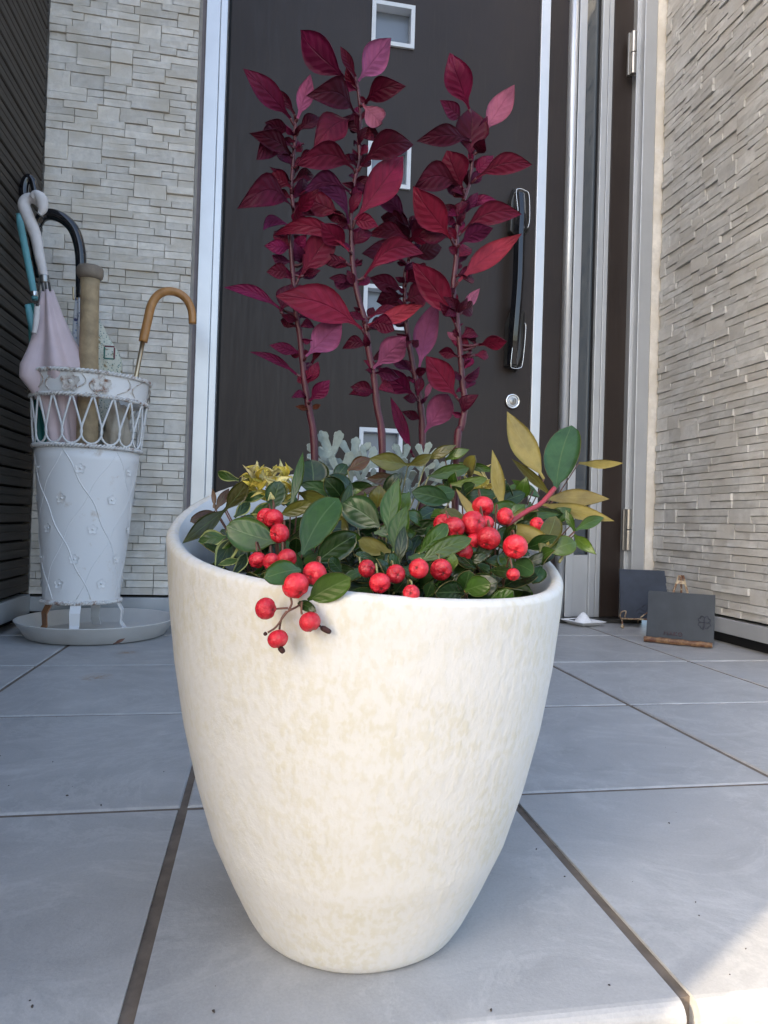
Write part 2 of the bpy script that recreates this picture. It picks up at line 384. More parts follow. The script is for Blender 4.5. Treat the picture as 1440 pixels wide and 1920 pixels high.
# ------------------------------------------------------------------ the setting
DOOR_Y, WALL_Y, LEFT_X, RIGHT_X = 1.76, 1.712, -0.525, 1.052
g = MB().box((-300, -300, -0.40), (300, 300, -0.17)).build('ground', CONC); tag(g, kind='structure')
fl = MB().box((LEFT_X-0.3, 0.352, -0.168), (RIGHT_X+0.4, 2.1, -0.0018)).build('porch_floor', GROUT, smooth=False); tag(fl, kind='structure')
XL = [-0.963, -0.662, -0.361, -0.060, 0.241, 0.542, 0.843, 1.144, 1.445]; YL = [0.342, 0.634, 0.935, 1.236, 1.537, 1.838, 2.10]
gap = 0.0032
def tile_mesh(w, dp, nose):
    mb = MB(); e = 0.0022; h = 0.011
    if not nose:
        rr = []
        for ins, z in ((0, -h), (0, -0.002), (0.0007, -0.0006), (e, 0)):
            rr.append([Vector((ins, ins, z)), Vector((w-ins, ins, z)), Vector((w-ins, dp-ins, z)), Vector((ins, dp-ins, z))])
        mb.rings(rr, 0, False, True)
    else:   # rounded front nosing that drops over the step
        prof = [(dp, -h), (dp, -0.002), (dp-e, 0)] + [(0.008-0.008*math.sin(R(a)), -0.008+0.008*math.cos(R(a))) for a in range(0, 91, 18)] + [(0, -0.032), (0.009, -0.032), (0.012, -h)]
        a = [Vector((0.001, y, z)) for y, z in prof]; b = [Vector((w-0.001, y, z)) for y, z in prof]
        mb.rings([b, a], 0, True, True)
    return mb.mesh('tile', TILE, smooth=False)
TM = {}
for i in range(len(XL)-1):
    for j in range(len(YL)-1):
        w = XL[i+1]-XL[i]-2*gap; dp = YL[j+1]-YL[j]-(gap if j == 0 else 2*gap); key = (round(w, 4), round(dp, 4), j == 0)
        if key not in TM: TM[key] = tile_mesh(w, dp, j == 0)
        o = bpy.data.objects.new('tile', TM[key]); COL.objects.link(o); o.parent = fl
        o.location = (XL[i]+gap, YL[j]+(0 if j == 0 else gap), rnd.uniform(-0.0004, 0.0004))
        o.rotation_euler = (rnd.uniform(-.001, .001), rnd.uniform(-.001, .001), 0)
for i in range(len(XL)-1):   # riser tiles
    box('riser_tile', (XL[i]+gap, 0.346, -0.166), (XL[i+1]-gap, 0.3515, -0.036), TILE, fl, 0.001)

# stone-faced walls ------------------------------------------------
def stone_mesh(w, h, seed):
    r = random.Random(seed); mb = MB(); nx, nz = max(2, round(w/0.028)), 2; e = 0.0008; D = 0.015
    def fr(i, k):
        x = e + (w-2*e)*i/nx; z = e + (h-2*e)*k/nz
        y = -(r.uniform(-0.0009, 0.0011))
        if 0 < i < nx: x += r.uniform(-.004, .004)
        if 0 < k < nz: z += r.uniform(-.2, .2)*h/nz
        return Vector((x, y, z))
    G = [[fr(i, k) for k in range(nz+1)] for i in range(nx+1)]
    n = {}
    for i in range(nx+1):
        for k in range(nz+1): n[i, k] = len(mb.v); mb.v.append(G[i][k])
    for i in range(nx):
        for k in range(nz): mb.face((n[i, k], n[i+1, k], n[i+1, k+1], n[i, k+1]))
    per = [(i, 0) for i in range(nx)] + [(nx, k) for k in range(nz)] + [(i, nz) for i in range(nx, 0, -1)] + [(0, k) for k in range(nz, 0, -1)]
    bk = []
    for i, k in per:
        p = G[i][k]; bk.append(len(mb.v))
        mb.v.append(Vector((0 if i == 0 else w if i == nx else p.x, D, 0 if k == 0 else h if k == nz else p.z)))
    for q in range(len(per)):
        q2 = (q+1) % len(per); mb.face((n[per[q2]], n[per[q]], bk[q], bk[q2]))
    return mb
CH = 0.035
SV = {}
def stone_variant(w, h, var):
    k = (round(w, 4), round(h, 4), var)
    if k not in SV: SV[k] = stone_mesh(w, h, hash((round(w*1000), round(h*1000), var)))
    return SV[k]
SM = {}
def stone_wall(root, length, z0, z1, place, rotz, mt, view_len):
    r = random.Random(int(length*1000)+int(rotz*10)); L = []
    k = 0; z = z0
    while z < z1:
        x = -r.choice((0, 0.0125, 0.025, 0.0375))
        while x < length:
            q = r.random()
            if q < 0.26:
                w = r.choice((0.05, 0.05, 0.0625, 0.075)); L.append((x, z, w, CH, r.uniform(0, 1))); x += w
            else:
                w = r.choice((0.125, 0.15, 0.1625, 0.2, 0.225))
                for row in (0, 1):
                    u = 0
                    while u < w - 1e-6:
                        s = min(r.choice((0.05, 0.0625, 0.075, 0.0875, 0.1)), w-u)
                        if w-u-s < 0.03: s = w-u
                        L.append((x+u, z+row*CH/2, s, CH/2, r.uniform(0, 1))); u += s
                x += w
        z += CH
    items = []
    for (x, z, w, h, pr) in L:
        if x < 0: w += x; x = 0
        if x + w > length: w = length - x
        w = math.floor(w/0.0125+0.01)*0.0125
        if w < 0.012: continue
        p = place(x, z); c = place(x+w/2, z+h/2); a = proj(c)
        vis = -30 < a[0] < 1470 and -30 < a[1] < 1300
        dist = (c-Vector((0, 0, HC))).length
        items.append((vis, w*h/dist**2 * (1 if vis else 0.01), p, w, h, pr))
    items.sort(key=lambda q: -q[1]); rest = MB(); Rz = Matrix.Rotation(rotz, 3, 'Z')
    for n, (vis, ar, p, w, h, pr) in enumerate(items):
        var = r.randrange(5); sv = stone_variant(w, h, var)
        out = Rz @ Vector((0, -1, 0)); off = out * (pr**1.2*0.0054)
        if vis and n < 300:
            key = (round(w, 4), round(h, 4), var, mt.name)
            if key not in SM: SM[key] = sv.mesh('stone', mt, smooth=False)
            o = bpy.data.objects.new('stone', SM[key]); COL.objects.link(o); o.parent = root
            o.location = p + off - org(root); o.rotation_euler = (r.uniform(-.035, .045), r.uniform(-.004, .004), rotz + r.uniform(-.02, .02))
        else:
            b = len(rest.v); rest.v += [Rz @ q + p + off for q in sv.v]
            for f in sv.f: rest.face([b+i for i in f])
    o = rest.build('stone_facing', mt, root, False); tag(o, kind='stuff')

zt = 0.066
wb = thing('stone_clad_wall', 'cream stone-clad wall strip left of the front door, behind the umbrella stand', 'wall', (LEFT_X, WALL_Y, 0))
bx1 = P(366, 500, WALL_Y).x
box('backing', (LEFT_X-0.2, WALL_Y+0.0140, zt), (bx1-0.002, WALL_Y+0.20, 3.0), JOINT, wb, 0)
stone_wall(wb, bx1-LEFT_X-0.004, zt, 2.42, lambda x, z: Vector((LEFT_X+0.002+x, WALL_Y, z)), 0, STONE, 1)
box('base_flashing', (LEFT_X, WALL_Y-0.004, 0.026), (bx1, WALL_Y+0.02, 0.060), FLASH, wb)
box('footing', (LEFT_X-0.2, WALL_Y+0.0205, 0.0), (bx1, WALL_Y+0.1, 0.0655), BLACK, wb, 0)
box('corner_bead', (bx1-0.002, WALL_Y+0.004, zt), (bx1+0.0075, WALL_Y+0.06, 2.42), m_plain('shaded stone edge', (0.22, 0.19, 0.20), 0.7), wb, 0)  # dull mauve paints in the shade on the stone edges beside the jamb

wr = thing('stone_clad_wall', 'shade-toned stone-clad side wall right of the front door, behind the slate boards', 'wall', (RIGHT_X, 1.0, 0))
RY0, RY1 = 1.10, WALL_Y
box('backing', (RIGHT_X+0.0140, RY0, zt), (RIGHT_X+0.25, RY1+0.1, 2.6), JOINT, wr, 0)
stone_wall(wr, RY1-RY0-0.004, zt, 2.42, lambda x, z: Vector((RIGHT_X, RY1-0.002-x, z)), R(-90), STONE_R, 1)
box('base_flashing', (RIGHT_X-0.004, RY0, 0.026), (RIGHT_X+0.02, RY1+0.02, 0.060), FLASH, wr)
box('footing', (RIGHT_X+0.0205, RY0, 0.0), (RIGHT_X+0.15, RY1+0.05, 0.0655), BLACK, wr, 0)
ex0 = P(1222.6, 500, WALL_Y+0.004).x; box('edge_strip', (ex0, WALL_Y+0.004, zt), (RIGHT_X+0.0104, WALL_Y+0.06, 2.42), STONE, wr, 0.001)

wlft = thing('siding_wall', 'dark brown horizontal siding wall at far left', 'wall', (LEFT_X, 1.0, 0))
SY0 = -0.104  # unseen front run of the wall, ended here to cast the floor's shadow edge
box('backing', (LEFT_X-0.30, SY0+0.01, 0.045), (LEFT_X-0.021, WALL_Y+0.05, 2.95), SIDEBACK, wlft, 0)
prof = [(-0.022, 0.002), (-0.002, 0.002), (0.0, 0.004), (0.0, 0.0175), (-0.0016, 0.019), (-0.0016, 0.0205), (0.0, 0.022), (0.0, 0.0345), (-0.003, 0.037), (-0.022, 0.037)]
def plank_mesh(z0s):
    mb = MB()
    for zz in z0s:
        a = [Vector((x, SY0-1.0, z+zz)) for x, z in prof]; b = [Vector((x, WALL_Y-1.0-0.004, z+zz)) for x, z in prof]
        mb.rings([a, b], 0, True, True)
    return mb.mesh('siding_board', SIDING, smooth=False)
pm = plank_mesh([0]); zz = 0.072; n = 0
while zz < 2.05:
    o = bpy.data.objects.new('siding_board', pm); COL.objects.link(o); o.parent = wlft; o.location = (rnd.uniform(-.0006, .0006), 0, zz); zz += 0.0396
up_ = []
while zz < 2.9: up_.append(zz); zz += 0.0396
o = bpy.data.objects.new('siding_boards_above', plank_mesh(up_)); COL.objects.link(o); o.parent = wlft; tag(o, kind='stuff')
box('corner_trim', (LEFT_X-0.32, SY0-0.02, 0.07), (LEFT_X+0.004, SY0-0.0005, 2.95), SIDING, wlft)
box('base_flashing', (LEFT_X-0.02, SY0, 0.022), (LEFT_X+0.006, WALL_Y-0.005, 0.066), FLASH, wlft)
box('footing', (LEFT_X-0.15, SY0, -0.169), (LEFT_X-0.03, WALL_Y, 0.0215), BLACK, wlft, 0)

ua = MB().box((bx1+0.004, DOOR_Y-0.02, 2.44), (RIGHT_X+0.2, DOOR_Y+0.2, 3.0)).build('upper_wall', STONE, smooth=False); tag(ua, kind='structure')

# front door ---------------------------------------------------------
fd = thing('front_door', 'dark brown double front door with small square windows and aluminium frame', 'door', (0.4, DOOR_Y, 0))
ZT, ZB = 2.40, 0.012
def member(name, p0, p1, Y, mt, y2=None, z0=ZB, z1=ZT, bevel=0.0015):
    a = P(p0, 500, Y).x; b = P(p1, 500, Y).x
    return box(name, (a, Y, z0), (b, y2 or DOOR_Y+0.05, z1), mt, fd, bevel)
box('threshold', (-0.17, DOOR_Y-0.035, 0.0005), (1.03, DOOR_Y+0.05, 0.011), GREYH, fd)
box('door_backing', (-0.19, DOOR_Y+0.052, 0.0), (1.06, DOOR_Y+0.07, 2.42), BLACK, fd, 0)
member('frame_jamb', 371, 397.5, WALL_Y-0.003, ALU)
member('frame_jamb', 398.5, 411.5, WALL_Y+0.010, ALU)
member('gasket', 411, 421, DOOR_Y+0.012, BLACK)
# main leaf with real openings
xl = P(419, 500, DOOR_Y).x; xr = P(1000, 500, DOOR_Y).x
wx0 = P(689, 300, DOOR_Y).x; wx1 = wx0+0.114
wz = [(0.385, 0.499), (0.757, 0.871), (1.128, 1.242), (1.499, 1.613), (1.870, 1.984)]
mb = MB(); xs = [xl, wx0, wx1, xr]; zs = [ZB]
for a, b in wz: zs += [a, b]
zs.append(ZT); ny = DOOR_Y
for i in range(3):
    for k in range(len(zs)-1):
        if i == 1 and k % 2 == 1:
            x0, x1, z0, z1 = xs[1], xs[2], zs[k], zs[k+1]; n = len(mb.v)
            mb.v += [Vector(q) for q in ((x0,ny,z0),(x1,ny,z0),(x1,ny,z1),(x0,ny,z1),(x0,ny+.035,z0),(x1,ny+.035,z0),(x1,ny+.035,z1),(x0,ny+.035,z1))]
            for q in ((0,1,5,4),(1,2,6,5),(2,3,7,6),(3,0,4,7)): mb.face([n+j for j in q])
        else:
            n = len(mb.v); mb.v += [Vector(q) for q in ((xs[i],ny,zs[k]),(xs[i+1],ny,zs[k]),(xs[i+1],ny,zs[k+1]),(xs[i],ny,zs[k+1]))]; mb.face((n, n+1, n+2, n+3))
n = len(mb.v); mb.v += [Vector(q) for q in ((xr,ny,ZB),(xr,ny+.04,ZB),(xr,ny+.04,ZT),(xr,ny,ZT),(xl,ny,ZB),(xl,ny+.04,ZB),(xl,ny+.04,ZT),(xl,ny,ZT))]
mb.face((n, n+1, n+2, n+3)); mb.face((n+7, n+6, n+5, n+4))
mb.build('door_leaf', DOOR, fd, False)
for a, b in wz:
    m = MB(); o_, i_ = 0.0, 0.0105; f0, f1 = ny-0.006, ny+0.030
    for (X0, Z0, X1, Z1) in ((wx0, a, wx0+i_, b), (wx1-i_, a, wx1, b), (wx0+i_, a, wx1-i_, a+i_), (wx0+i_, b-i_, wx1-i_, b)): m.box((X0, f0, Z0), (X1, f1, Z1))
    w = m.build('window_frame', WFRAME, fd, False)
    MB().box((wx0+i_+.0003, ny+0.022, a+i_+.0003), (wx1-i_-.0003, ny+0.026, b-i_-.0003)).build('pane', GLASS2, w, False)
member('leaf_gap', 1000, 1003.5, DOOR_Y+0.012, BLACK)
member('leaf_edge', 1003, 1020.5, DOOR_Y-0.008, ALU)
member('panel', 1021, 1062, DOOR_Y+0.001, DOOR)
a = P(1061, 500, DOOR_Y-0.02).x; b = P(1075, 500, DOOR_Y-0.02).x; m = MB(); c = (a+b)/2; r_ = (b-a)/2
pr = [(c+r_*math.cos(R(q)), DOOR_Y-0.012+r_*0.9*-math.sin(R(q))) for q in range(0, 181, 15)] + [(a, DOOR_Y+0.03), (b, DOOR_Y+0.03)]
m.rings([[Vector((x, y, ZB)) for x, y in pr], [Vector((x, y, ZT)) for x, y in pr]], 0, True, True); m.build('round_bead', ALU, fd)
member('mullion', 1075.5, 1090, DOOR_Y-0.006, ALU2)
gz = P(1100, 1040, DOOR_Y).z
member('glass_strip', 1088, 1117, DOOR_Y+0.016, GLASS, DOOR_Y+0.022, z0=gz)
member('gasket', 1114, 1119, DOOR_Y+0.006, BLACK, z0=gz)
member('bottom_rail', 1089, 1119, DOOR_Y+0.004, ALU2, z1=gz-0.001)
member('mullion', 1119, 1131, DOOR_Y-0.006, ALU2); member('mullion', 1131.5, 1140, DOOR_Y+0.002, ALU2)
member('panel', 1140.5, 1180, DOOR_Y+0.001, DOOR)
member('gasket', 1179, 1188, DOOR_Y+0.010, BLACK)
member('frame_jamb', 1184, 1198, DOOR_Y-0.020, ALU2); member('frame_jamb', 1198.5, 1222, WALL_Y+0.005, ALU2)
for yy0, yy1 in ((60, 138), (955, 1032)):
    c = P(1188 if yy0 < 500 else 1178, (yy0+yy1)/2, DOOR_Y-0.03); z1 = P(1188, yy0, c.y).z; z0 = P(1178, yy1, c.y).z; zm = (z0+z1)/2
    h = MB().tube([(c.x, c.y, z0), (c.x, c.y, zm-0.001)], 0.0085, 14).tube([(c.x, c.y, zm+0.001), (c.x, c.y, z1)], 0.0085, 14)
    h.box((c.x-0.013, c.y+0.004, z0), (c.x-0.004, c.y+0.012, z1)); h.build('hinge', STEEL, fd, False, 0.0008)
# pull handle
hy = DOOR_Y
def HP(x, y, Y): return P(x, y, Y)
for (y0, y1) in ((352, 455), (585, 700)):     # two faceted brackets
    pts = [(953, y0+22), (962, y0), (990, y0+8), (992, y1-25), (975, y1), (950, y1-18)] if y0 < 500 else [(946, y0+25), (962, y0-18), (984, y0), (983, y1-30), (968, y1-2), (944, y1-12)]
    bk = [HP(x, y, hy-0.001) for x, y in pts]; ft = [HP(968+(x-968)*0.62, (y0+y1)/2+(y-(y0+y1)/2)*0.86, hy-0.036) for x, y in pts]
    MB().rings([ft, bk], 0, True, True).build('handle_bracket', GREYH, fd, False, 0.002)
ctr = [(975, 362, .040), (977, 400, .050), (975, 450, .054), (973, 520, .055), (968, 590, .053), (964, 640, .048), (962, 684, .038)]
pts = spline([HP(x, y, hy-q) for x, y, q in ctr], 5)
sec = [(-0.0155, 0.005), (-0.006, -0.008), (0.006, -0.008), (0.0140, 0.001), (0.012, 0.009), (-0.0125, 0.010)]
MB().rings([[p+Vector((sx, sy, 0)) for sx, sy in sec] for p in pts], 0, True, True).build('handle_bar', GLOSSB, fd, False, 0.0008)
def HW(l, off=.052): return spline([HP(x, y, hy-off) for x, y in l], 4)
m = MB(); m.tube(HW([(970, 438), (973, 412), (968, 362), (973, 354), (984, 357), (992, 366), (993, 412), (989, 428)]), 0.0011, 6)
m.build('handle_trim', CHROME, fd)
m = MB(); m.tube(HW([(960, 595), (965, 612), (958, 680), (962, 690), (974, 690), (980, 680), (986, 615), (983, 606)]), 0.0011, 6)
m.build('handle_trim', CHROME, fd)
kc = P(960, 753, hy); AX = Matrix.Rotation(R(90), 3, 'X')
lk = MB().lathe([(0.0205, 0), (0.0205, 0.006), (0.019, 0.008), (0.0155, 0.008), (0.0145, 0.0055)], kc, 40, 0, AX).build('lock_ring', CHROME, fd, True)
MB().lathe([(0.0142, 0.004), (0.0142, 0.0065), (0.010, 0.0068)], kc, 32, 0, AX).build('lock_collar', WFRAME, lk)
MB().lathe([(0.0098, 0.004), (0.0098, 0.0078), (0.009, 0.0082)], kc, 24, 0, AX).build('lock_cylinder', STEEL, lk)
MB().box((kc.x-0.0012, kc.y-0.0086, kc.z-0.004), (kc.x+0.0012, kc.y-0.008, kc.z+0.004)).build('keyhole', BLACK, lk, False)

# ------------------------------------------------------------------ flower pot
PC = Vector((0.0709, 0.456, 0))
prof_r = [(0.0, 0.064), (0.003, 0.068), (0.01, 0.0725), (0.03, 0.0825), (0.06, 0.0960), (0.095, 0.1068), (0.132, 0.1157), (0.17, 0.1222), (0.206, 0.1264), (0.245, 0.1290), (0.29, 0.1305), (0.34, 0.1310)]
def rad(z):
    for (z0, r0), (z1, r1) in zip(prof_r, prof_r[1:]):
        if z <= z1: return r0 + (r1-r0)*max(0, (z-z0)/(z1-z0))
    return prof_r[-1][1]
RIMA, RIMX, RIMY, RIMK = 0.2488, -0.055, 0.290, 0.0075
def rimz(x, y):
    u, v = (x-PC.x)/0.13, (y-PC.y)/0.13
    return RIMA + RIMX*(x-PC.x) + RIMY*(y-PC.y) + RIMK*(v*v-u*u)
fp = thing('flower_pot', 'tall cream mottled round flower pot standing on the porch tiles', 'flower pot', PC)
SEG = 96; rings = []
dirs = [Vector((math.cos(2*math.pi*j/SEG), math.sin(2*math.pi*j/SEG), 0)) for j in range(SEG)]
zr = [rimz(*(PC + q*0.129).xy) for q in dirs]
def irr(q, z): return 1 + 0.004*noise.noise(Vector((q.x*2, q.y*2, z*9)))
for k in range(41):
    tt = (k/40)**1.15; rings.append([PC + q*rad(zr[j]*tt)*irr(q, zr[j]*tt) + Vector((0, 0, zr[j]*tt)) for j, q in enumerate(dirs)])
for a in (15, 40, 65, 90, 115, 140):     # lip
    rings.append([PC + q*(rad(zr[j])-0.0042+0.0042*math.cos(R(a)))*irr(q, zr[j]) + Vector((0, 0, zr[j]+0.0042*math.sin(R(a)))) for j, q in enumerate(dirs)])
MB().rings(rings, 0, True, False).build('pot_body', POT, fp)
inner = []
for dz, dr in ((0.0029, 0.0072), (-0.0015, 0.0105), (-0.007, 0.0145), (-0.016, 0.0175), (-0.03, 0.0185), (-0.06, 0.0195), (-0.13, 0.030)):
    inner.append([PC + q*(rad(zr[j])-dr) + Vector((0, 0, zr[j]+dz)) for j, q in enumerate(dirs)])
MB().rings(inner, 0).build('pot_inside', POTIN, fp)
SZ = 0.196; m = MB(); ring = [[PC + q*(rad(SZ)-0.012)*k + Vector((0, 0, SZ + 0.01*(1-k) + 0.004*noise.noise(Vector((q.x*3*k, q.y*3*k, 1))))) for q in dirs] for k in (1, .75, .5, .25, .05)]
soil = m.rings(ring, 0, False, True).build('potting_soil', SOIL, smooth=True); tag(soil, kind='stuff', label='dark potting soil inside the flower pot', cat='soil')

# ------------------------------------------------------------------ leaves
CAMP = Vector((0, 0, HC))
def leaf_mb(base, tip, width, roll=0.0, fold=0.18, arch=0.1, side=0.0, pet=0.14, shape='ell', flip=False, wave=0.0, seed=0, face=None, curl=0.0):
    r = random.Random(seed); base = Vector(base); tip = Vector(tip); ax = tip-base; L = ax.length; ax.normalize()
    n0 = (face if face else (CAMP-(base+tip)/2)).normalized(); n = (n0 - ax*n0.dot(ax))
    n = n.normalized() if n.length > 0.05 else ax.orthogonal().normalized()
    n = Matrix.Rotation(roll, 3, ax) @ n
    if flip: n = -n
    s = ax.cross(n); hw = width/2/max(0.3, abs(math.cos(roll))); NT_, NS = 11, 3
    aa, bb = dict(ell=(0.93, 1.0), obov=(1.18, 0.62), lance=(0.85, 1.05), oval=(1.05, 0.52), ovate=(0.90, 0.80))[shape]
    ph = r.uniform(0, 6); mb = MB(); rows = []
    bs = side if not flip else side
    sgn = 1 if s.dot(M @ Vector((0, 1, 0))) > 0 else -1        # side > 0 bows upwards in view
    for i in range(NT_+1):
        t = i/NT_; p = base + ax*L*t + n*arch*L*math.sin(math.pi*t)*(1 if t < .5 else 1) + s*sgn*bs*L*math.sin(math.pi*t) - n*curl*L*max(0, t-0.6)**2*4
        u = max(0.0, (t-pet)/(1-pet)); w = hw*math.sin(math.pi*min(1, u**aa))**bb if 0 < u < 1 else 0
        w = max(w, 0.0011 if t < pet+0.05 else 0.0)
        if t <= pet: w = 0.0010
        rows.append([])
        for j in range(-NS, NS+1):
            q = j/NS; off = abs(q)*w*math.tan(fold) - w*0.10*q*q
            off += wave*hw*math.sin(7*t+ph+(2 if q > 0 else 0))*abs(q)
            rows[-1].append((p + s*w*q + n*off, (q, t)))
    th = 0.00028
    for layer, sg in ((0, 1), (1, -1)):
        o = len(mb.v)
        for row in rows:
            for v, _ in row: mb.v.append(v + n*th*sg)
        C = 2*NS+1
        for i in range(NT_):
            for j in range(C-1):
                q = [o+i*C+j, o+i*C+j+1, o+(i+1)*C+j+1, o+(i+1)*C+j]; uv = [rows[i][j][1], rows[i][j+1][1], rows[i+1][j+1][1], rows[i+1][j][1]]
                if sg > 0: mb.face(q, 0, uv)
                else: mb.face(q[::-1], 1, uv[::-1])
    nn = (NT_+1)*C
    for i in range(NT_):
        for j in (0, C-1):
            a, b = i*C+j, (i+1)*C+j; f = (a, b, nn+b, nn+a) if j else (b, a, nn+a, nn+b)
            mb.face(f, 0, [(1, .5)]*4)
    return mb
def leaf(parent, base, tip, width, mats, color, name='leaf', **k):
    o = leaf_mb(base, tip, width, seed=rnd.randrange(99999), **k).build(name, mats, parent); o.color = (*color, 1); return o
def jit(c, a=0.15):
    k = 1 + rnd.uniform(-a, a); return tuple(max(0, x*k*(1+rnd.uniform(-a*.4, a*.4))) for x in c)

# --- burgundy plants: stems and every leaf (base px, tip px, width px, tone, bow)
TONE = dict(d=(0.054, 0.0022, 0.0145), r=(0.108, 0.0058, 0.024), b=(0.158, 0.0095, 0.032), m=(0.108, 0.0056, 0.036), v=(0.065, 0.007, 0.034), p=(0.225, 0.060, 0.105), P=(0.195, 0.045, 0.108), o=(0.215, 0.020, 0.038), n=(0.09, 0.022, 0.008))
A = dict(Y=0.505, stem=[(592, 885), (590, 857), (580, 770), (572, 722), (567, 677), (562, 625), (557, 600), (550, 525), (547, 482), (546, 440), (553, 408), (547, 363), (549, 314), (553, 265), (554, 222)], L=[
 (545,222,461,129,40,'m'),(553,214,527,170,16,'d'),(558,222,582,139,30,'P'),(545,246,497,230,26,'d'),(548,275,484,300,50,'d',.30),(545,290,480,255,34,'d',.1),(548,388,457,388,52,'d',.28),(546,352,500,330,30,'r',.1),(540,341,509,314,12,'d'),(545,292,524,294,9,'d'),(560,245,600,218,25,'d'),
 (545,425,493,433,19,'v',.35),(560,522,632,420,52,'b'),(566,497,552,454,21,'v'),(571,492,591,458,22,'r'),(549,524,524,501,16,'m'),(571,517,598,507,15,'d'),(524,578,420,540,22,'m',.12),(526,585,548,532,38,'d'),(574,668,642,600,52,'P'),(560,602,530,592,15,'d'),(564,662,508,646,21,'m'),
 (556,702,470,659,15,'m',.08),(580,752,618,714,28,'m'),(578,768,555,762,10,'n'),(582,767,601,759,10,'n'),(584,682,604,640,14,'r'),(557,310,600,295,30,'d',.1),(556,400,590,360,26,'r'),(552,470,575,440,22,'m'),(546,440,520,432,18,'d'),(553,265,530,262,12,'d'),(550,330,560,300,10,'d'),(547,375,560,352,12,'r'),(552,380,585,402,24,'d')])
B = dict(Y=0.497, stem=[(719, 900), (717, 845), (707, 762), (700, 700), (692, 662), (685, 607), (667, 537), (660, 475), (659, 425), (658, 408), (662, 363), (667, 330), (674, 294), (673, 263), (675, 241), (675, 197), (669, 154)], L=[
 (655,152,554,56,56,'m'),(667,145,638,86,19,'d'),(672,152,735,71,50,'P'),(684,194,756,162,40,'d',.12),(680,196,722,237,38,'p'),(664,214,584,180,50,'d',.22),(660,222,593,268,50,'r',.05),(677,312,780,277,48,'d',.26),(666,412,757,291,60,'b'),(664,318,558,312,46,'r',.22),(656,360,571,357,42,'v',.2),(654,420,591,352,26,'v',.28),(640,402,569,370,42,'r'),
 (655,470,508,441,30,'b',.22),(652,465,602,420,40,'r'),(648,491,600,486,22,'d'),(658,522,616,521,16,'d'),(679,617,520,553,64,'b',.10),(683,520,798,477,40,'b',.30),(690,610,792,572,30,'o'),(694,595,746,575,15,'r',.1),(692,612,740,620,34,'d',.2),(700,690,762,632,48,'P'),(676,290,690,272,14,'r'),(676,250,690,240,10,'p'),(668,212,655,225,10,'d'),(664,395,672,375,12,'v'),(664,455,682,447,12,'m'),(666,500,676,487,14,'d'),(684,600,655,585,14,'d'),(670,300,655,288,12,'v'),(669,300,662,280,10,'d'),(672,180,690,195,10,'d'),(702,702,688,690,9,'d'),(690,600,700,575,16,'d'),(664,345,690,330,16,'d')])
C = dict(Y=0.548, stem=[(795, 890), (792, 825), (790, 775), (785, 737), (777, 700), (770, 662), (762, 612), (760, 587), (759, 545), (760, 512), (767, 487), (770, 442), (765, 415)], L=[
 (763,412,702,367,33,'v',.1),(763,424,713,407,34,'d',.08),(767,450,691,441,30,'r',.18),(760,492,686,476,42,'d',.12),(758,545,694,520,32,'d'),(758,556,706,567,36,'d',.1),(760,565,803,548,46,'r',.05),(768,484,828,464,36,'d',.1),(786,690,815,566,46,'P'),(777,742,708,694,42,'m',.06),(770,694,731,669,18,'v'),(795,812,846,733,50,'P'),(772,850,733,744,22,'m'),(782,750,757,745,18,'d'),(789,786,756,772,18,'d'),(797,748,809,714,12,'p'),(783,742,790,704,18,'r'),(777,702,800,692,17,'d'),(767,450,812,440,30,'r',.05),(770,455,800,400,26,'d'),(762,470,735,450,24,'d'),(762,530,790,505,26,'d'),(768,650,790,640,14,'d'),(772,640,745,650,14,'d'),(765,430,790,412,22,'v'),(764,600,735,600,26,'d',.1),(770,500,800,520,34,'r')])
D = dict(Y=0.508, stem=[(856, 890), (857, 842), (865, 800), (872, 757), (867, 720), (865, 687), (861, 637), (857, 600), (850, 540), (855, 487), (857, 432), (862, 400), (872, 367), (882, 337), (886, 300), (892, 270), (895, 248)], L=[
 (880,205,842,100,52,'m'),(905,250,965,159,44,'p'),(865,225,827,189,28,'m'),(882,298,886,197,62,'d'),(880,263,786,265,38,'d',.1),(895,285,908,262,26,'d'),(868,355,838,282,60,'r'),(862,350,777,350,52,'d',.22),(893,334,999,309,38,'r',.14),(888,330,925,290,28,'m'),(846,448,774,356,56,'b'),(846,446,785,440,42,'d',.12),(864,437,980,402,42,'r',.18),(862,458,925,427,34,'v',.1),(860,527,977,440,42,'o',.05),(874,397,896,360,18,'v'),(876,396,930,372,18,'m',.15),(862,400,832,385,18,'d'),(853,605,772,492,54,'b',.06),(852,588,852,547,20,'r'),(870,582,899,541,20,'p'),(884,660,842,625,25,'r'),(893,648,872,609,19,'d'),(898,646,951,640,27,'r'),(890,666,919,667,18,'r'),(858,668,822,660,21,'d',.1),(853,505,866,492,12,'d'),(856,745,797,667,50,'b'),(869,690,885,675,12,'d'),(858,515,878,522,8,'d'),(856,440,870,415,14,'m'),(884,315,905,300,16,'d'),(865,420,845,432,16,'v'),(858,470,848,455,14,'d'),(870,372,850,350,22,'d'),(855,585,836,590,18,'d'),(858,640,838,622,12,'p'),(857,495,880,470,12,'v')])
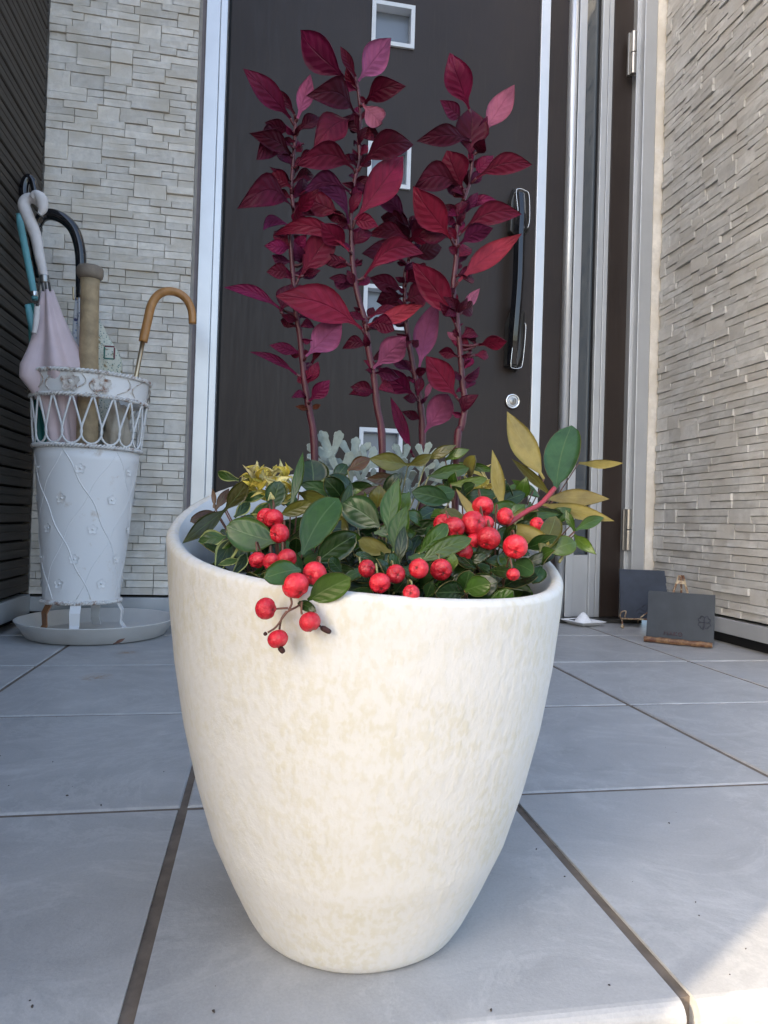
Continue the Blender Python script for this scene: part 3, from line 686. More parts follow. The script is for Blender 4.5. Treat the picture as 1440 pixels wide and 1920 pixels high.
def burgundy(D_, label, seed):
    r = random.Random(seed); Y = D_['Y']; pts = [P(x, y, Y) for x, y in D_['stem']]
    pts[0].z = min(pts[0].z, SZ-0.004)
    root = thing('red_leaved_plant', label, 'plant', pts[0], 'red leaved stems in the pot')
    sp = spline(pts, 5); n = len(sp); rr = [px(7.6 - 4.4*(i/(n-1))**0.8, Y)*(1+0.16*max(0, math.sin(i*1.26))**6) for i in range(n)]
    MB().tube(sp, rr, 9).build('stem', STEM_R, root)
    for row in D_['L']:
        bx, by, tx, ty, w, tone = row[:6]; side = row[6] if len(row) > 6 else 0.0
        big = w > 25; dy = r.uniform(-0.030, 0.004) if big else r.uniform(-0.012, 0.006)
        bp = P(bx, by, Y + (r.uniform(-0.006, -0.001) if big else r.uniform(-0.003, 0.003))); tp = P(tx, ty, Y + dy)
        # run the petiole back to the nearest point of the stem
        near = min(sp, key=lambda q: (q-bp).length)
        if (near-bp).length > 0.0035 and (near-bp).length < 0.03:
            near = min(sp, key=lambda q: (q-(bp+(bp-tp)*0.15)).length)
        flip = tone in 'pPo' or (tone == 'v' and side > .05)
        leaf(root, bp, tp, px(w, Y)*1.04, (RED_T, RED_U), jit(TONE[tone] if not flip else tuple(x*k for x, k in zip(TONE[tone], (.95, .75, .8))), .14),
             roll=r.uniform(-.35, .35), fold=r.uniform(.08, .26) if big else r.uniform(.2, .5), arch=r.uniform(-.02, .10), side=side*0.9, pet=0.13 if big else 0.10,
             shape='ell', flip=flip, wave=r.uniform(.03, .12), curl=r.uniform(-.05, .35))
        if (near-bp).length > 0.002:
            mid = (near+bp)/2 + Vector((0, 0, -0.001)); MB().tube(spline([near, mid, bp], 3), [0.0011]*7, 6).build('petiole', STEM_R, root)
    for i in range(12, n-2, 3):          # small axillary leaves and side shoots at the nodes
        for sg in (-1, 1):
            for _ in range(r.choice((0, 1, 1, 2))):
                b0 = sp[i]; L = r.choice((.006, .009, .012, .015, .019)); a_ = r.uniform(-.3, 1.25)
                leaf(root, b0, b0 + Vector((sg*math.cos(a_)*L, r.uniform(-.010, .008), math.sin(a_)*L)), L*r.uniform(.42, .62), (RED_T, RED_U), jit(TONE[r.choice('dddrmv')], .2), roll=r.uniform(-.7, .7), fold=r.uniform(.1, .5), pet=.14, wave=.08, curl=r.uniform(0, .4), side=r.uniform(-.1, .25))
    return root
burgundy(A, 'leftmost burgundy-leaved stem in the pot, nearest the stone wall strip', 1)
burgundy(B, 'tallest burgundy-leaved stem, reaching the top door window', 2)
burgundy(C, 'shortest burgundy-leaved stem, behind between the tall middle and right stems', 3)
burgundy(D, 'rightmost burgundy-leaved stem in front of the door handle', 4)

# --- wintergreen: leaves with tone G green, D dark green, T bluish, O olive, Y gold, N brown
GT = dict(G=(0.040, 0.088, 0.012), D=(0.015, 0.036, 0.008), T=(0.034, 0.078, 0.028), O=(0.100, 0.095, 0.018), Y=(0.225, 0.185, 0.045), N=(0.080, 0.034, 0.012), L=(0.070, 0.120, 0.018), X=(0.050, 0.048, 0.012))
def YD(x, y):
    v = 0.343 + (1115-y)/255*0.150 + max(0, abs(x-700)-180)*0.00016
    return min(0.56, v)
WG = [(586,918,583,862,55,'D','oval'),(509,955,525,902,36,'T','oval'),(545,950,568,846,17,'G','lance'),(526,965,583,942,25,'O','oval'),(566,1040,638,930,58,'G','oval'),(712,988,641,942,56,'T','oval'),(518,1016,424,986,58,'G','oval'),(592,1056,669,1003,48,'D','oval'),(555,1038,556,1010,24,'D','oval'),(563,1068,496,1084,42,'G','oval'),(613,1066,668,1075,20,'D','oval'),(578,1126,657,1084,48,'G','oval'),(560,1130,590,1145,18,'D','oval'),(505,1105,535,1118,20,'D','oval'),
 (732,1034,671,1013,30,'Y','oval'),(727,1000,748,896,36,'G','lance'),(424,955,344,1018,28,'X','ell'),(404,960,359,976,22,'N','oval'),(421,957,467,896,30,'X','ell'),(402,952,398,915,8,'N','lance'),(404,955,430,915,16,'N','ell'),(652,882,696,859,24,'N','ell'),(765,872,692,860,32,'O','ell'),(740,895,688,898,22,'N','ell'),(728,911,667,928,12,'N','ell'),(650,912,700,916,26,'D','oval'),(560,924,614,936,24,'O','ell'),(643,930,560,906,28,'T','ell'),(765,872,810,852,20,'O','ell'),(800,862,855,834,20,'O','ell'),(835,862,880,843,19,'L','ell'),(803,894,880,878,25,'G','oval'),(860,868,930,884,15,'G','ell'),(845,908,914,897,19,'L','oval'),(843,940,775,923,36,'T','oval'),(840,951,777,980,32,'D','oval'),(738,1034,763,947,36,'G','ell'),(746,1060,758,985,24,'D','ell'),(787,1036,840,982,32,'G','oval'),(788,1053,885,1010,34,'G','oval'),(905,992,854,916,17,'Y','lance'),(943,955,926,847,25,'Y','lance'),(1020,898,951,773,46,'Y','ell'),(1042,917,1072,796,62,'T','oval'),(1085,868,1168,868,17,'Y','ell'),(1020,936,1142,936,32,'Y','ell'),(1014,945,1152,977,28,'Y','ell'),(1034,930,959,860,18,'O','lance'),(950,985,1032,1021,36,'Y','oval'),(972,970,1050,965,15,'G','ell'),(1012,1040,1042,968,38,'O','oval'),(1028,1036,1081,1016,38,'L','oval'),(1077,1003,1116,1037,23,'L','ell'),(1079,994,1135,970,22,'G','ell'),(1070,985,1008,952,24,'D','ell'),(1078,996,1060,955,15,'G','ell'),(962,1056,1001,1074,34,'T','oval'),(870,1112,820,1112,40,'D','oval'),(872,1108,920,1094,38,'G','oval'),(868,1108,880,1072,36,'D','oval'),(848,1070,850,1036,22,'L','ell'),(870,1058,912,1040,20,'D','oval'),(890,1060,930,1010,26,'D','oval'),(740,1110,760,1085,24,'D','oval'),(800,1120,812,1090,22,'D','ell'),(915,950,985,925,30,'D','oval'),(930,940,950,900,20,'D','ell'),(690,1050,720,1040,26,'D','oval'),(760,1000,830,985,30,'D','oval'),(790,1000,770,1060,26,'D','oval'),(600,1010,640,1040,30,'D','oval'),(960,1000,1000,980,24,'D','oval'),(700,1010,730,1060,26,'D','oval'),(980,1060,1040,1040,22,'D','oval'),(625,900,650,870,24,'D','oval'),(640,960,660,905,20,'D','ell'),(830,900,870,915,22,'D','oval'),(1000,920,960,900,18,'G','ell')]
roots = {}
def wroot(x):
    k = 0 if x < 640 else 1 if x < 850 else 2
    if k not in roots:
        lab = ('wintergreen plant with red berries hanging over the front left pot rim', 'middle wintergreen plant with few berries at the front of the pot', 'wintergreen plant with gold-tinged leaves spilling over the right pot rim')[k]
        q = P((545, 735, 945)[k], 1060, (0.40, 0.42, 0.42)[k]); q.z = SZ
        roots[k] = thing('wintergreen_plant', lab, 'plant', q, 'wintergreen plants in the pot'); roots[k, 'b'] = MB()
    return k
def inpot(p, marg=0.016):
    """keep foliage on the inside of the pot wall when below the rim"""
    q = p - PC; rr = math.hypot(q.x, q.y); lim = rad(max(0, p.z))-marg
    if p.z < rimz(p.x, p.y)+0.004 and rr > lim: return Vector((PC.x+q.x*lim/rr, PC.y+q.y*lim/rr, p.z))
    return p
for i, (bx, by, tx, ty, w, tone, shp) in enumerate(WG):
    k = wroot((bx+tx)/2); r = random.Random(i*13+5); Yb = YD(bx, by); Yt = YD(tx, ty)
    dark = tone == 'D'
    Yt = Yb + (Yt-Yb)*0.5 + r.uniform(-.012, .002) + (0.012 if dark else 0); Yb += 0.006 + (0.014 if dark else 0)
    if (bx, by) in ((578, 1126), (560, 1130), (563, 1068)): Yb, Yt = 0.338, 0.328
    bp, tp = P(bx, by, Yb), P(tx, ty, Yt)
    flip = tone == 'Y'
    col = jit(GT[tone], .15)
    if flip: col = tuple(x/q for x, q in zip(col, (1.6, 1.5, 1.6)))
    leaf(roots[k], bp, tp, px(w, (Yb+Yt)/2)*1.10, (GRN_T, GRN_U), col, roll=r.uniform(-.25, .25), fold=r.uniform(.05, .22), arch=r.uniform(-.03, .09), side=r.uniform(-.04, .06), pet=0.07, shape=shp, flip=flip, wave=r.uniform(0, .05), curl=r.uniform(0, .15))
    c = roots[k].location; down = bp.lerp(Vector((c.x, c.y+0.03, SZ)), 0.45) + Vector((0, 0.012, -0.004)); low = Vector((c.x + (bp.x-c.x)*0.35, max(c.y, 0.40), SZ-0.002))
    roots[k, 'b'].tube(spline([bp, inpot(bp.lerp(down, .5)), inpot(down), low], 3), [0.0005]*3+[0.0006]*3+[0.0008]*4, 5)
# undergrowth that fills the pot mouth; darker leaf tones stand in for its shade
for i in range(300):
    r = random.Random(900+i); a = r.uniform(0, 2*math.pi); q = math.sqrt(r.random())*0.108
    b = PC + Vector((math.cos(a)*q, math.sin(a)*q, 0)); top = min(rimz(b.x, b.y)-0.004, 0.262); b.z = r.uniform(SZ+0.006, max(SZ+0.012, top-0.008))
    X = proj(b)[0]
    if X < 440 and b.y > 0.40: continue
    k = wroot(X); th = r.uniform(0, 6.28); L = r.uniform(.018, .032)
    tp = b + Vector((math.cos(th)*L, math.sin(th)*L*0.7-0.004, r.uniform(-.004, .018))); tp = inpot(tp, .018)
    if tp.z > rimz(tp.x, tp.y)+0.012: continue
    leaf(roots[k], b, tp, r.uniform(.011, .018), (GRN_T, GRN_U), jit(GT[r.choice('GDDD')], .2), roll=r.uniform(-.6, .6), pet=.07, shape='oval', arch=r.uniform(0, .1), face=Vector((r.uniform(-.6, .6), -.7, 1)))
# second layer of leaves that closes the mound
for i in range(95):
    r = random.Random(4000+i); x = r.uniform(470, 1035); top_ = 905 + 25*math.sin(x*.02); y = r.uniform(top_, 1098 - max(0, abs(x-720)-150)*0.16)
    Yb = YD(x, y) + r.uniform(.008, .022); th = r.uniform(0, 6.283); L = r.uniform(38, 72); b0 = P(x, y, Yb); tp = P(x+math.cos(th)*L, y+math.sin(th)*L*.7, Yb + r.uniform(-.018, .004))
    k = wroot(x); b0 = inpot(b0, .018); tp = inpot(tp, .017)
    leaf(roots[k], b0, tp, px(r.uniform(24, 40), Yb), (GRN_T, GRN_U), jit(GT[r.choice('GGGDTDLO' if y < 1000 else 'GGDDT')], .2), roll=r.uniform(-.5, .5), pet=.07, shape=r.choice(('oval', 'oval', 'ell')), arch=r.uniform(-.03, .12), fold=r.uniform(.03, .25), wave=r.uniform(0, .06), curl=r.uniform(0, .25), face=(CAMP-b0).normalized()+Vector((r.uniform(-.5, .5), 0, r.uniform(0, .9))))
# berries
def berry_mesh():
    mb = MB(); rr = []; N = 20
    for i in range(0, 15):
        th = math.pi*i/14; ring = []
        for j in range(N):
            a = 2*math.pi*j/N; lobes = 1 + 0.075*math.cos(5*a)*max(0, math.cos(th))**3*math.sin(th)*2
            rr_ = (1 - 0.22*math.exp(-(th/0.36)**2) - 0.08*math.exp(-((math.pi-th)/0.3)**2))*lobes
            ring.append(Vector((rr_*math.sin(th)*math.cos(a)*1.03, rr_*math.sin(th)*math.sin(a)*1.03, rr_*math.cos(th)*0.94)))
        rr.append(ring)
    mb.rings(rr, 0)
    for j in range(5):     # star-shaped calyx scar at the blossom end
        a = 2*math.pi*j/5; n = len(mb.v); cz = 0.79
        mb.v += [Vector((0, 0, cz+.015)), Vector((.10*math.cos(a-.4), .10*math.sin(a-.4), cz+.02)), Vector((.24*math.cos(a), .24*math.sin(a), cz+.075)), Vector((.10*math.cos(a+.4), .10*math.sin(a+.4), cz+.02))]
        mb.face((n, n+1, n+2, n+3), 1)
    return mb.mesh('berry', (BERRY, CALYX))
BM = berry_mesh()
BR = [(500,971,18,0),(513,972,18,-.006),(524,1000,18,-.006),(538,1047,18,-.004),(590,1075,22,-.012),(554,1098,25,-.010),(509,1053,16,.006),(483,1050,16,.006),(518,1092,14,.002),(688,1066,17,-.002),(712,1093,20,-.004),(742,1076,18,-.003),(785,1066,19,-.006),(771,1112,16,.0),(850,990,22,-.004),(832,983,20,.004),(905,950,21,.0),(887,981,24,-.004),(947,968,17,-.008),(916,1009,23,-.010),(966,1025,24,-.012),(910,982,17,.002),(1007,983,14,.004),(827,1068,21,.012),(867,1035,20,.012),(962,1077,13,.0),(888,1015,16,.012),(498,1141,20,'h'),(581,1166,20,'h'),(521,1198,19,'h')]
for i, (x, y, rp, dy) in enumerate(BR):
    k = wroot(x); hang = dy == 'h'; r = random.Random(50+i)
    Y = 0.3295 if hang else YD(x, y) - 0.010 + dy
    p = P(x, y, Y)
    if not hang: p = inpot(p, 0.020)
    o = bpy.data.objects.new('berry', BM); COL.objects.link(o); o.parent = roots[k]; o.location = p - org(roots[k]); sc = px(rp, Y); o.scale = (sc, sc, sc*r.uniform(.94, 1.02))
    aim = Vector((r.uniform(-.6, .6), -0.75, r.uniform(-.9, .2))); aim = Vector((.3, -.35, -.9)) if hang else aim
    if hang and x < 510: aim = Vector((.9, -.6, -.05))
    aim.normalize(); o.rotation_euler = aim.to_track_quat('Z', 'Y').to_euler()
    if not hang:
        c = roots[k].location; top = p - aim*sc*0.9; roots[k, 'b'].tube(spline([top, top + Vector((0, .006, .006)), inpot(top.lerp(Vector((c.x, c.y+.02, c.z)), .5))], 3), 0.00055, 5)
q = lambda x, y, Y=0.331: P(x, y, Y)
tw = roots[0, 'b']
for l in ([(573, 1126, .340), (556, 1138, .334), (538, 1148, .330), (518, 1175, .329), (502, 1186, .329)], [(538, 1146), (528, 1160), (524, 1180)], [(540, 1140), (525, 1141), (516, 1142)], [(566, 1128), (565, 1145), (566, 1152)], [(545, 1120), (547, 1132), (541, 1144)]):
    tw.tube(spline([q(*e) for e in l], 4), 0.00055, 6)
for (x, y, x2, y2, w) in ((500, 1186, 495, 1191, 5), (524, 1213, 532, 1224, 8), (602, 1176, 620, 1186, 8), (598, 1172, 604, 1178, 3)):
    MB().tube(spline([q(x, y), q((x+x2)/2, (y+y2)/2), q(x2, y2)], 2), [px(w*.5, .33), px(w*.75, .33), px(w*.75, .33), px(w*.7, .33), px(w*.45, .33)], 6).build('dry_calyx', CALYX, roots[0])
for k in (0, 1, 2): roots[k, 'b'].build('branch', STEM_B if k != 1 else STEM_G, roots[k])
# the forking twig of the right plant
MB().tube(spline([P(950, 985, .43), P(985, 960, .435), P(1014, 944, .44), P(1040, 915, .445)], 5), px(5, .44), 7).build('twig', m_plain('red twig', (0.30, 0.035, 0.05), 0.5, 0.15), roots[2])
MB().tube(spline([P(995, 1062, .42), P(1020, 1045, .425), P(1040, 1030, .43), P(1055, 1040, .42), P(1048, 1055, .418)], 5), px(3.2, .42), 7).build('twig', STEM_G, roots[2])

# --- silver dusty miller
def lobes():
    S_ = [([(0, 0), (0, .3), (0, .62), (0, .84)], [.020, .036, .055, .064])]
    def fan(x, y, ang, k, n=3):
        for q in range(n):
            a = ang + (q-(n-1)/2)*.75; L = .105*k*(1.0 if q == (n-1)//2 else .85)
            S_.append(([(x, y), (x+math.sin(a)*L*.6, y+math.cos(a)*L*.6), (x+math.sin(a)*L, y+math.cos(a)*L)], [.060*k, .050*k, .012*k]))
    fan(0, .84, 0, 1.1)
    for y0, reach, ang in ((.30, .26, 1.0), (.58, .27, .80)):
        for sg in (1, -1):
            x1, y1 = sg*math.sin(ang)*reach, y0+math.cos(ang)*reach*.9+.03
            S_.append(([(0, y0), (x1*.55, y0+(y1-y0)*.45), (x1, y1)], [.040, .042, .062])); fan(x1, y1, sg*ang*.75, .9)
    return S_
LOBES = lobes()
def silver_leaf(parent, base, tip, arch, roll, wk=1.0):
    base = Vector(base); tip = Vector(tip); ax = tip-base; L = ax.length; ax.normalize(); n0 = CAMP-base; n = (n0-ax*n0.dot(ax)).normalized(); n = Matrix.Rotation(roll, 3, ax) @ n; s = ax.cross(n)
    mb = MB(); r = random.Random(int(base.x*1e5)+int(tip.z*1e5)); k1, k2 = r.uniform(-.25, .25), r.uniform(.2, .9)
    def pos(x, y, h): return base + ax*L*y + s*L*(x + k1*y*y*.5) + n*(L*arch*math.sin(math.pi*y) + L*k2*x*x + h)
    for li, (pl, wd) in enumerate(LOBES):
        dz = li*0.00004; rows = []
        for i, ((x, y), w) in enumerate(zip(pl, wd)):
            x0, y0 = pl[max(i-1, 0)]; x1, y1 = pl[min(i+1, len(pl)-1)]; tx, ty = x1-x0, y1-y0; q = math.hypot(tx, ty); tx, ty = tx/q, ty/q; w *= 1.0
            rows.append([pos(x-ty*w, y+tx*w, .0003+dz), pos(x, y, .00025+dz), pos(x+ty*w, y-tx*w, .0003+dz), pos(x+ty*w, y-tx*w, -.0004-dz), pos(x-ty*w, y+tx*w, -.0004-dz)])
        mb.rings(rows, 0, True, True)
    mb.build('leaf', SILV, parent, False)
dm = P(640, 930, .52); dm.z = SZ
s1 = thing('dusty_miller', 'silvery lobed dusty miller plant behind the left burgundy stem base', 'plant', dm, 'dusty miller plants in the pot')
for a in ((650,925,598,802,.51,.0,.1), (655,925,672,815,.53,.05,-.2), (660,930,712,838,.52,.1,.2), (640,935,585,838,.54,.1,.4), (668,945,720,880,.52,.1,.3), (690,955,735,905,.52,.1,-.2), (670,955,655,895,.52,.15,.3)):
    silver_leaf(s1, P(a[0], a[1], .52), P(a[2], a[3], a[4]), a[5], a[6])
dm = P(790, 930, .54); dm.z = SZ
s2 = thing('dusty_miller', 'silvery lobed dusty miller plant between the middle and right burgundy stems', 'plant', dm, 'dusty miller plants in the pot')
for a in ((770,910,745,825,.53,.05,.3), (785,905,803,824,.53,.05,-.2), (790,910,835,862,.53,.1,.2), (770,920,735,850,.52,.1,-.1), (800,920,862,862,.55,.1,.1), (775,940,760,880,.53,.1,.2), (770,950,742,905,.52,.1,.4)):
    silver_leaf(s2, P(a[0], a[1], .54), P(a[2], a[3], a[4]), a[5], a[6])
# --- yellow-leaved plants
def yellow(name, label, cx, cy, Y, n, sx, sy, seed):
    c = P(cx, cy+45, Y); c.z = SZ; root = thing(name, label, 'plant', c, 'yellow leaved plants in the pot'); r = random.Random(seed)
    for i in range(n):
        a = r.uniform(0, 6.283); q = math.sqrt(r.random()); x = cx+math.cos(a)*q*sx; y = cy+math.sin(a)*q*sy; Yy = Y + r.uniform(-.02, .02) - (y-cy)*0.0003
        th = r.uniform(-2.9, -0.2) if r.random() < .75 else r.uniform(0, 6.28); L = r.uniform(18, 40)
        leaf(root, P(x, y, Yy), P(x+math.cos(th)*L, y+math.sin(th)*L*.8, Yy+r.uniform(-.012, .004)), px(r.uniform(6, 12), Yy), (YEL, YEL), jit(r.choice(((.62, .47, .06), (.70, .57, .14), (.70, .62, .28), (.50, .40, .05))), .12),
             roll=r.uniform(-.8, .8), fold=r.uniform(.2, .6), arch=r.uniform(-.2, .4), side=r.uniform(-.4, .4), pet=.05, shape='lance', wave=.1, curl=r.uniform(-.3, .4))
    return root
y1 = yellow('yellow_leaved_plant', 'plant with curled yellow leaves by the left back rim of the pot', 506, 912, .475, 95, 42, 28, 4)
yl = [(424,1007,366,1014,32,'G'),(440,1010,396,1066,36,'D'),(445,1020,412,1040,26,'G'),(448,900,404,885,18,'G'),(470,965,520,945,24,'G'),(455,985,500,970,26,'O'),(440,970,470,940,22,'D'),(450,1050,410,1058,14,'L'),(460,1040,440,1075,20,'D'),(480,1000,455,990,20,'D'),(450,940,500,925,20,'G'),(425,1000,450,975,20,'O')]
for i, (bx, by, tx, ty, w, tone) in enumerate(yl):
    r = random.Random(i+77); Yb = YD(bx, by)+.012; Yt = YD(tx, ty)+.006
    leaf(y1, inpot(P(bx, by, Yb)), inpot(P(tx, ty, Yt), .018), px(w, Yb), (VAR_T, GRN_U), jit(GT[tone], .2), roll=r.uniform(-.4, .4), fold=.2, arch=.08, pet=.08, shape='ovate', wave=.1, curl=.2)
MB().tube(spline([Vector((y1.location.x, y1.location.y, SZ-.003)), P(505, 960, .49), P(508, 915, .50)], 4), .0012, 6).build('stem', STEM_G, y1)
y2 = yellow('yellow_leaved_plant', 'yellow leaves peeking out behind the right wintergreen plant', 905, 912, .545, 26, 34, 16, 9)
MB().tube(spline([Vector((y2.location.x, y2.location.y, SZ-.003)), P(905, 930, .545)], 4), .0012, 6).build('stem', STEM_G, y2)

# ------------------------------------------------------------------ umbrella stand
SC = Vector((-0.362, 1.520, 0)); PHI = R(16)
def EL(th, z, off=0.0):
    u = (z-0.06)/0.46; a = 0.072+0.041*u+off; b = 0.058+0.033*u+off
    p = Vector((a*math.cos(th), b*math.sin(th), 0)); p.rotate(Euler((0, 0, PHI))); return SC + p + Vector((0.004*u, 0, z))
us = thing('umbrella_stand', 'white metal umbrella stand with embossed roses and wire loops', 'umbrella stand', SC + Vector((0, 0, .02)))
Z0, Z1, Z2, Z3 = 0.078, 0.388, 0.490, 0.536
def band(name, za, zb, mt, thick=.0016):
    N = 64; st = [za + (zb-za)*i/12 for i in range(13)]
    rr = [[EL(2*math.pi*j/N, z) for j in range(N)] for z in st] + [[EL(2*math.pi*j/N, z, -thick) for j in range(N)] for z in reversed(st)]
    rr.append(rr[0]); return MB().rings(rr).build(name, mt, us)
band('bucket', Z0, Z1, ENAMEL); band('top_band', Z2, Z3, ENAMEL)
N = 64; MB().rings([[EL(2*math.pi*j/N, Z0+.004, -.002) for j in range(N)], [SC + (EL(2*math.pi*j/N, Z0+.004)-SC)*0.05 + Vector((0, 0, (Z0+.004)*.95)) for j in range(N)]], 0, False, True).build('bucket_floor', ENAMEL, us)
def rope(z, r=.0042, turns=46):
    mb = MB(); K = turns*9
    for ph in (0, math.pi):
        pts = []
        for i in range(K):
            th = 2*math.pi*i/K; c = EL(th, z, .002); o_ = (c-Vector((SC.x+.004*(z-.06)/.46, SC.y, z))).normalized(); a = th*turns+ph
            pts.append(c + o_*math.cos(a)*r*.55 + Vector((0, 0, math.sin(a)*r*.55)))
        mb.tube(pts, r*.62, 5, closed=True)
    mb.build('rope_rim', ROPE, us)
for z in (Z0-.002, Z1+.002, Z2-.001, Z3): rope(z)
NL = 18
for k in range(NL):
    th = 2*math.pi*(k+.5)/NL; hw_ = math.pi/NL*1.06; pts = []; zb = Z1+.006; zk = zb+.024      # teardrop loop: apex up, round below
    for i in range(6): q = i/6; pts.append(EL(th-.012-hw_*q, Z2-.003+(zk-Z2+.003)*q, .0015))
    for i in range(9): a = math.pi*i/8; pts.append(EL(th-hw_*math.cos(a), zk-(zk-zb)*math.sin(a), .0015))
    for i in range(5, -1, -1): q = i/6; pts.append(EL(th+.012+hw_*q, Z2-.003+(zk-Z2+.003)*q, .0015))
    MB().tube(pts, .0021, 7).build('wire_loop', WIRE, us)
# embossed trellis and roses on the bucket
for k in range(6):
    for sgn in (1, -1):
        t0 = 2*math.pi*k/6; pts = []
        for i in range(25):
            q = i/24; z = Z1-.006-(Z1-Z0-.012)*q; pts.append(EL(t0 + sgn*q*1.75 + .03*math.sin(q*22), z, -.0003))
        MB().tube(pts, .0015 if sgn > 0 else .0009, 6).build('vine_relief', ENAMEL, us)
def rose(th, z, s, off, mt=ENAMEL, name='rose_relief'):
    c = EL(th, z, off); nx = (EL(th, z, .05)-EL(th, z)).normalized(); ux = Vector((0, 0, 1)).cross(nx).normalized(); uz = nx.cross(ux); mb = MB()
    for j in range(5):
        a = 2*math.pi*j/5+.3; dd = ux*math.cos(a)+uz*math.sin(a); e = nx.cross(dd); n = len(mb.v)
        mb.v += [c+nx*.0012, c+dd*s*.55+e*s*.42+nx*.0022, c+dd*s*1.0+e*s*.22+nx*.0034, c+dd*s*1.0-e*s*.22+nx*.0034, c+dd*s*.55-e*s*.42+nx*.0022, c+dd*s*.5+nx*.0008]
        for f in ((0, 5, 1), (1, 5, 2), (2, 5, 3), (3, 5, 4), (4, 5, 0)): mb.face([n+i for i in f])
    mb.lathe([(s*.26, 0), (s*.22, .003), (0.0001, .004)], c, 8, 0, Matrix((ux, uz, nx)).transposed()); mb.build(name, mt, us)
for i, z in enumerate((.345, .285, .225, .165, .115)):
    for k in range(6): rose(2*math.pi*(k+(i % 2)*.5)/6 + .35 + .15*i, z, .010, -.0016)
TOPROSE = m_rusty('rust edged enamel', (0.66, 0.62, 0.57), 0.46, 0.64)
for th in (-1.95, -1.45, -.05, 3.0): rose(th, (Z2+Z3)/2, .019, .0012, TOPROSE, 'rose')
for k in range(16):   # leaf scrolls on the top band
    th = 2*math.pi*k/16+.1; pts = [EL(th + .16*math.sin(q*3.1)*(1 if k % 2 else -1) + .17*(q-.5), Z2+.006+(Z3-Z2-.012)*q, .0012) for q in [i/8 for i in range(9)]]
    MB().tube(pts, [.0006+.0010*math.sin(math.pi*i/8) for i in range(9)], 5).build('leaf_scroll', TOPROSE, us)
for th, mt in ((-1.75, ENAMEL), (-2.55, m_rusty('rusty foot', (0.30, 0.14, 0.06), .3, .6)), (1.2, ENAMEL), (-.35, ENAMEL)):
    a = EL(th, Z0, -.004); o_ = Vector((a.x-SC.x, a.y-SC.y, 0)).normalized(); e = Vector((-o_.y, o_.x, 0)); m = MB(); ring = []
    for q, zz, wd in ((0, Z0-.001, .010), (.012, .055, .010), (.010, .030, .009), (.022, .0125, .009)):
        p = Vector((a.x, a.y, zz)) + o_*q; ring.append([p+e*wd, p-e*wd, p-e*wd+o_*.002+Vector((0, 0, .002)), p+e*wd+o_*.002+Vector((0, 0, .002))])
    m.rings(ring, 0, True, True).build('foot', mt, us, False)
# saucer under the stand
TC = Vector((-0.335, 1.548, 0))
sa = MB().lathe([(0.0, .001), (.132, .001), (.138, .003), (.158, .034), (.160, .036), (.157, .0365), (.153, .034), (.134, .008), (.128, .006), (0.0, .006)], TC, 96).build('plant_saucer', SAUCER, smooth=True); tag(sa, 'wide shallow off-white saucer under the umbrella stand', 'saucer')
fs = F(322, 1163); fs = Vector((fs.x, fs.y, 0)); sa2 = MB().lathe([(0.0, .001), (.018, .001), (.028, .012), (.029, .013), (.027, .0125), (.018, .004), (0, .004)], fs, 40).build('small_dish', PORC); tag(sa2, 'tiny white dish on the floor between saucer and flower pot', 'dish')
tl = leaf_mb(F(213, 1207, .012) + Vector((0, -.004, 0)), F(236, 1196, .022) + Vector((0, -.006, 0)), .006, shape='lance', fold=.4).build('dry_leaf', (STEM_B, STEM_B)); tag(tl, 'small dry curled leaf stuck to the front of the saucer', 'leaf')

# --- umbrellas and bat in the stand
def hook(l, Y, r, mt, root, name, seg=12):
    rr = r if isinstance(r, (list, tuple)) else None
    pts = spline([P(*(e if len(e) == 3 else (*e, Y))) for e in l], 6)
    if rr: n = len(pts)-1; rr = [rr[min(len(rr)-2, int(i/n*(len(rr)-1)))] + (rr[min(len(rr)-1, int(i/n*(len(rr)-1))+1)]-rr[min(len(rr)-2, int(i/n*(len(rr)-1)))])*((i/n*(len(rr)-1)) % 1) for i in range(n+1)]
    return MB().tube(pts, rr or r, seg).build(name, mt, root)
def canopy(a, b, prof_, mt, root, folds=8, fd_=.16, name='canopy', tw=1.2):
    a = Vector(a); b = Vector(b); ax = (b-a); L = ax.length; ax.normalize(); u = ax.orthogonal().normalized(); v = ax.cross(u); rr = []; N = 64
    for i in range(25):
        q = i/24
        for (q0, r0), (q1, r1) in zip(prof_, prof_[1:]):
            if q <= q1: r = r0+(r1-r0)*(q-q0)/(q1-q0); break
        ring = []
        for j in range(N):
            th = 2*math.pi*j/N; k = 1 + fd_*math.sin(folds*th + tw*q*4 + math.sin(th)*.8) + .06*math.sin(3*th+q*7); k = abs(k)
            ring.append(a + ax*L*q + (u*math.cos(th)+v*math.sin(th))*r*k)
        rr.append(ring)
    return MB().rings(rr, 0, True, True).build(name, mt, root)
def ub(x, Y=1.52, z=.10):
    return Vector((SC.x+max(-.038, min(.038, x+.325)), SC.y+max(-.026, min(.026, Y-1.52)), z))
G_ = 'umbrellas in the stand'
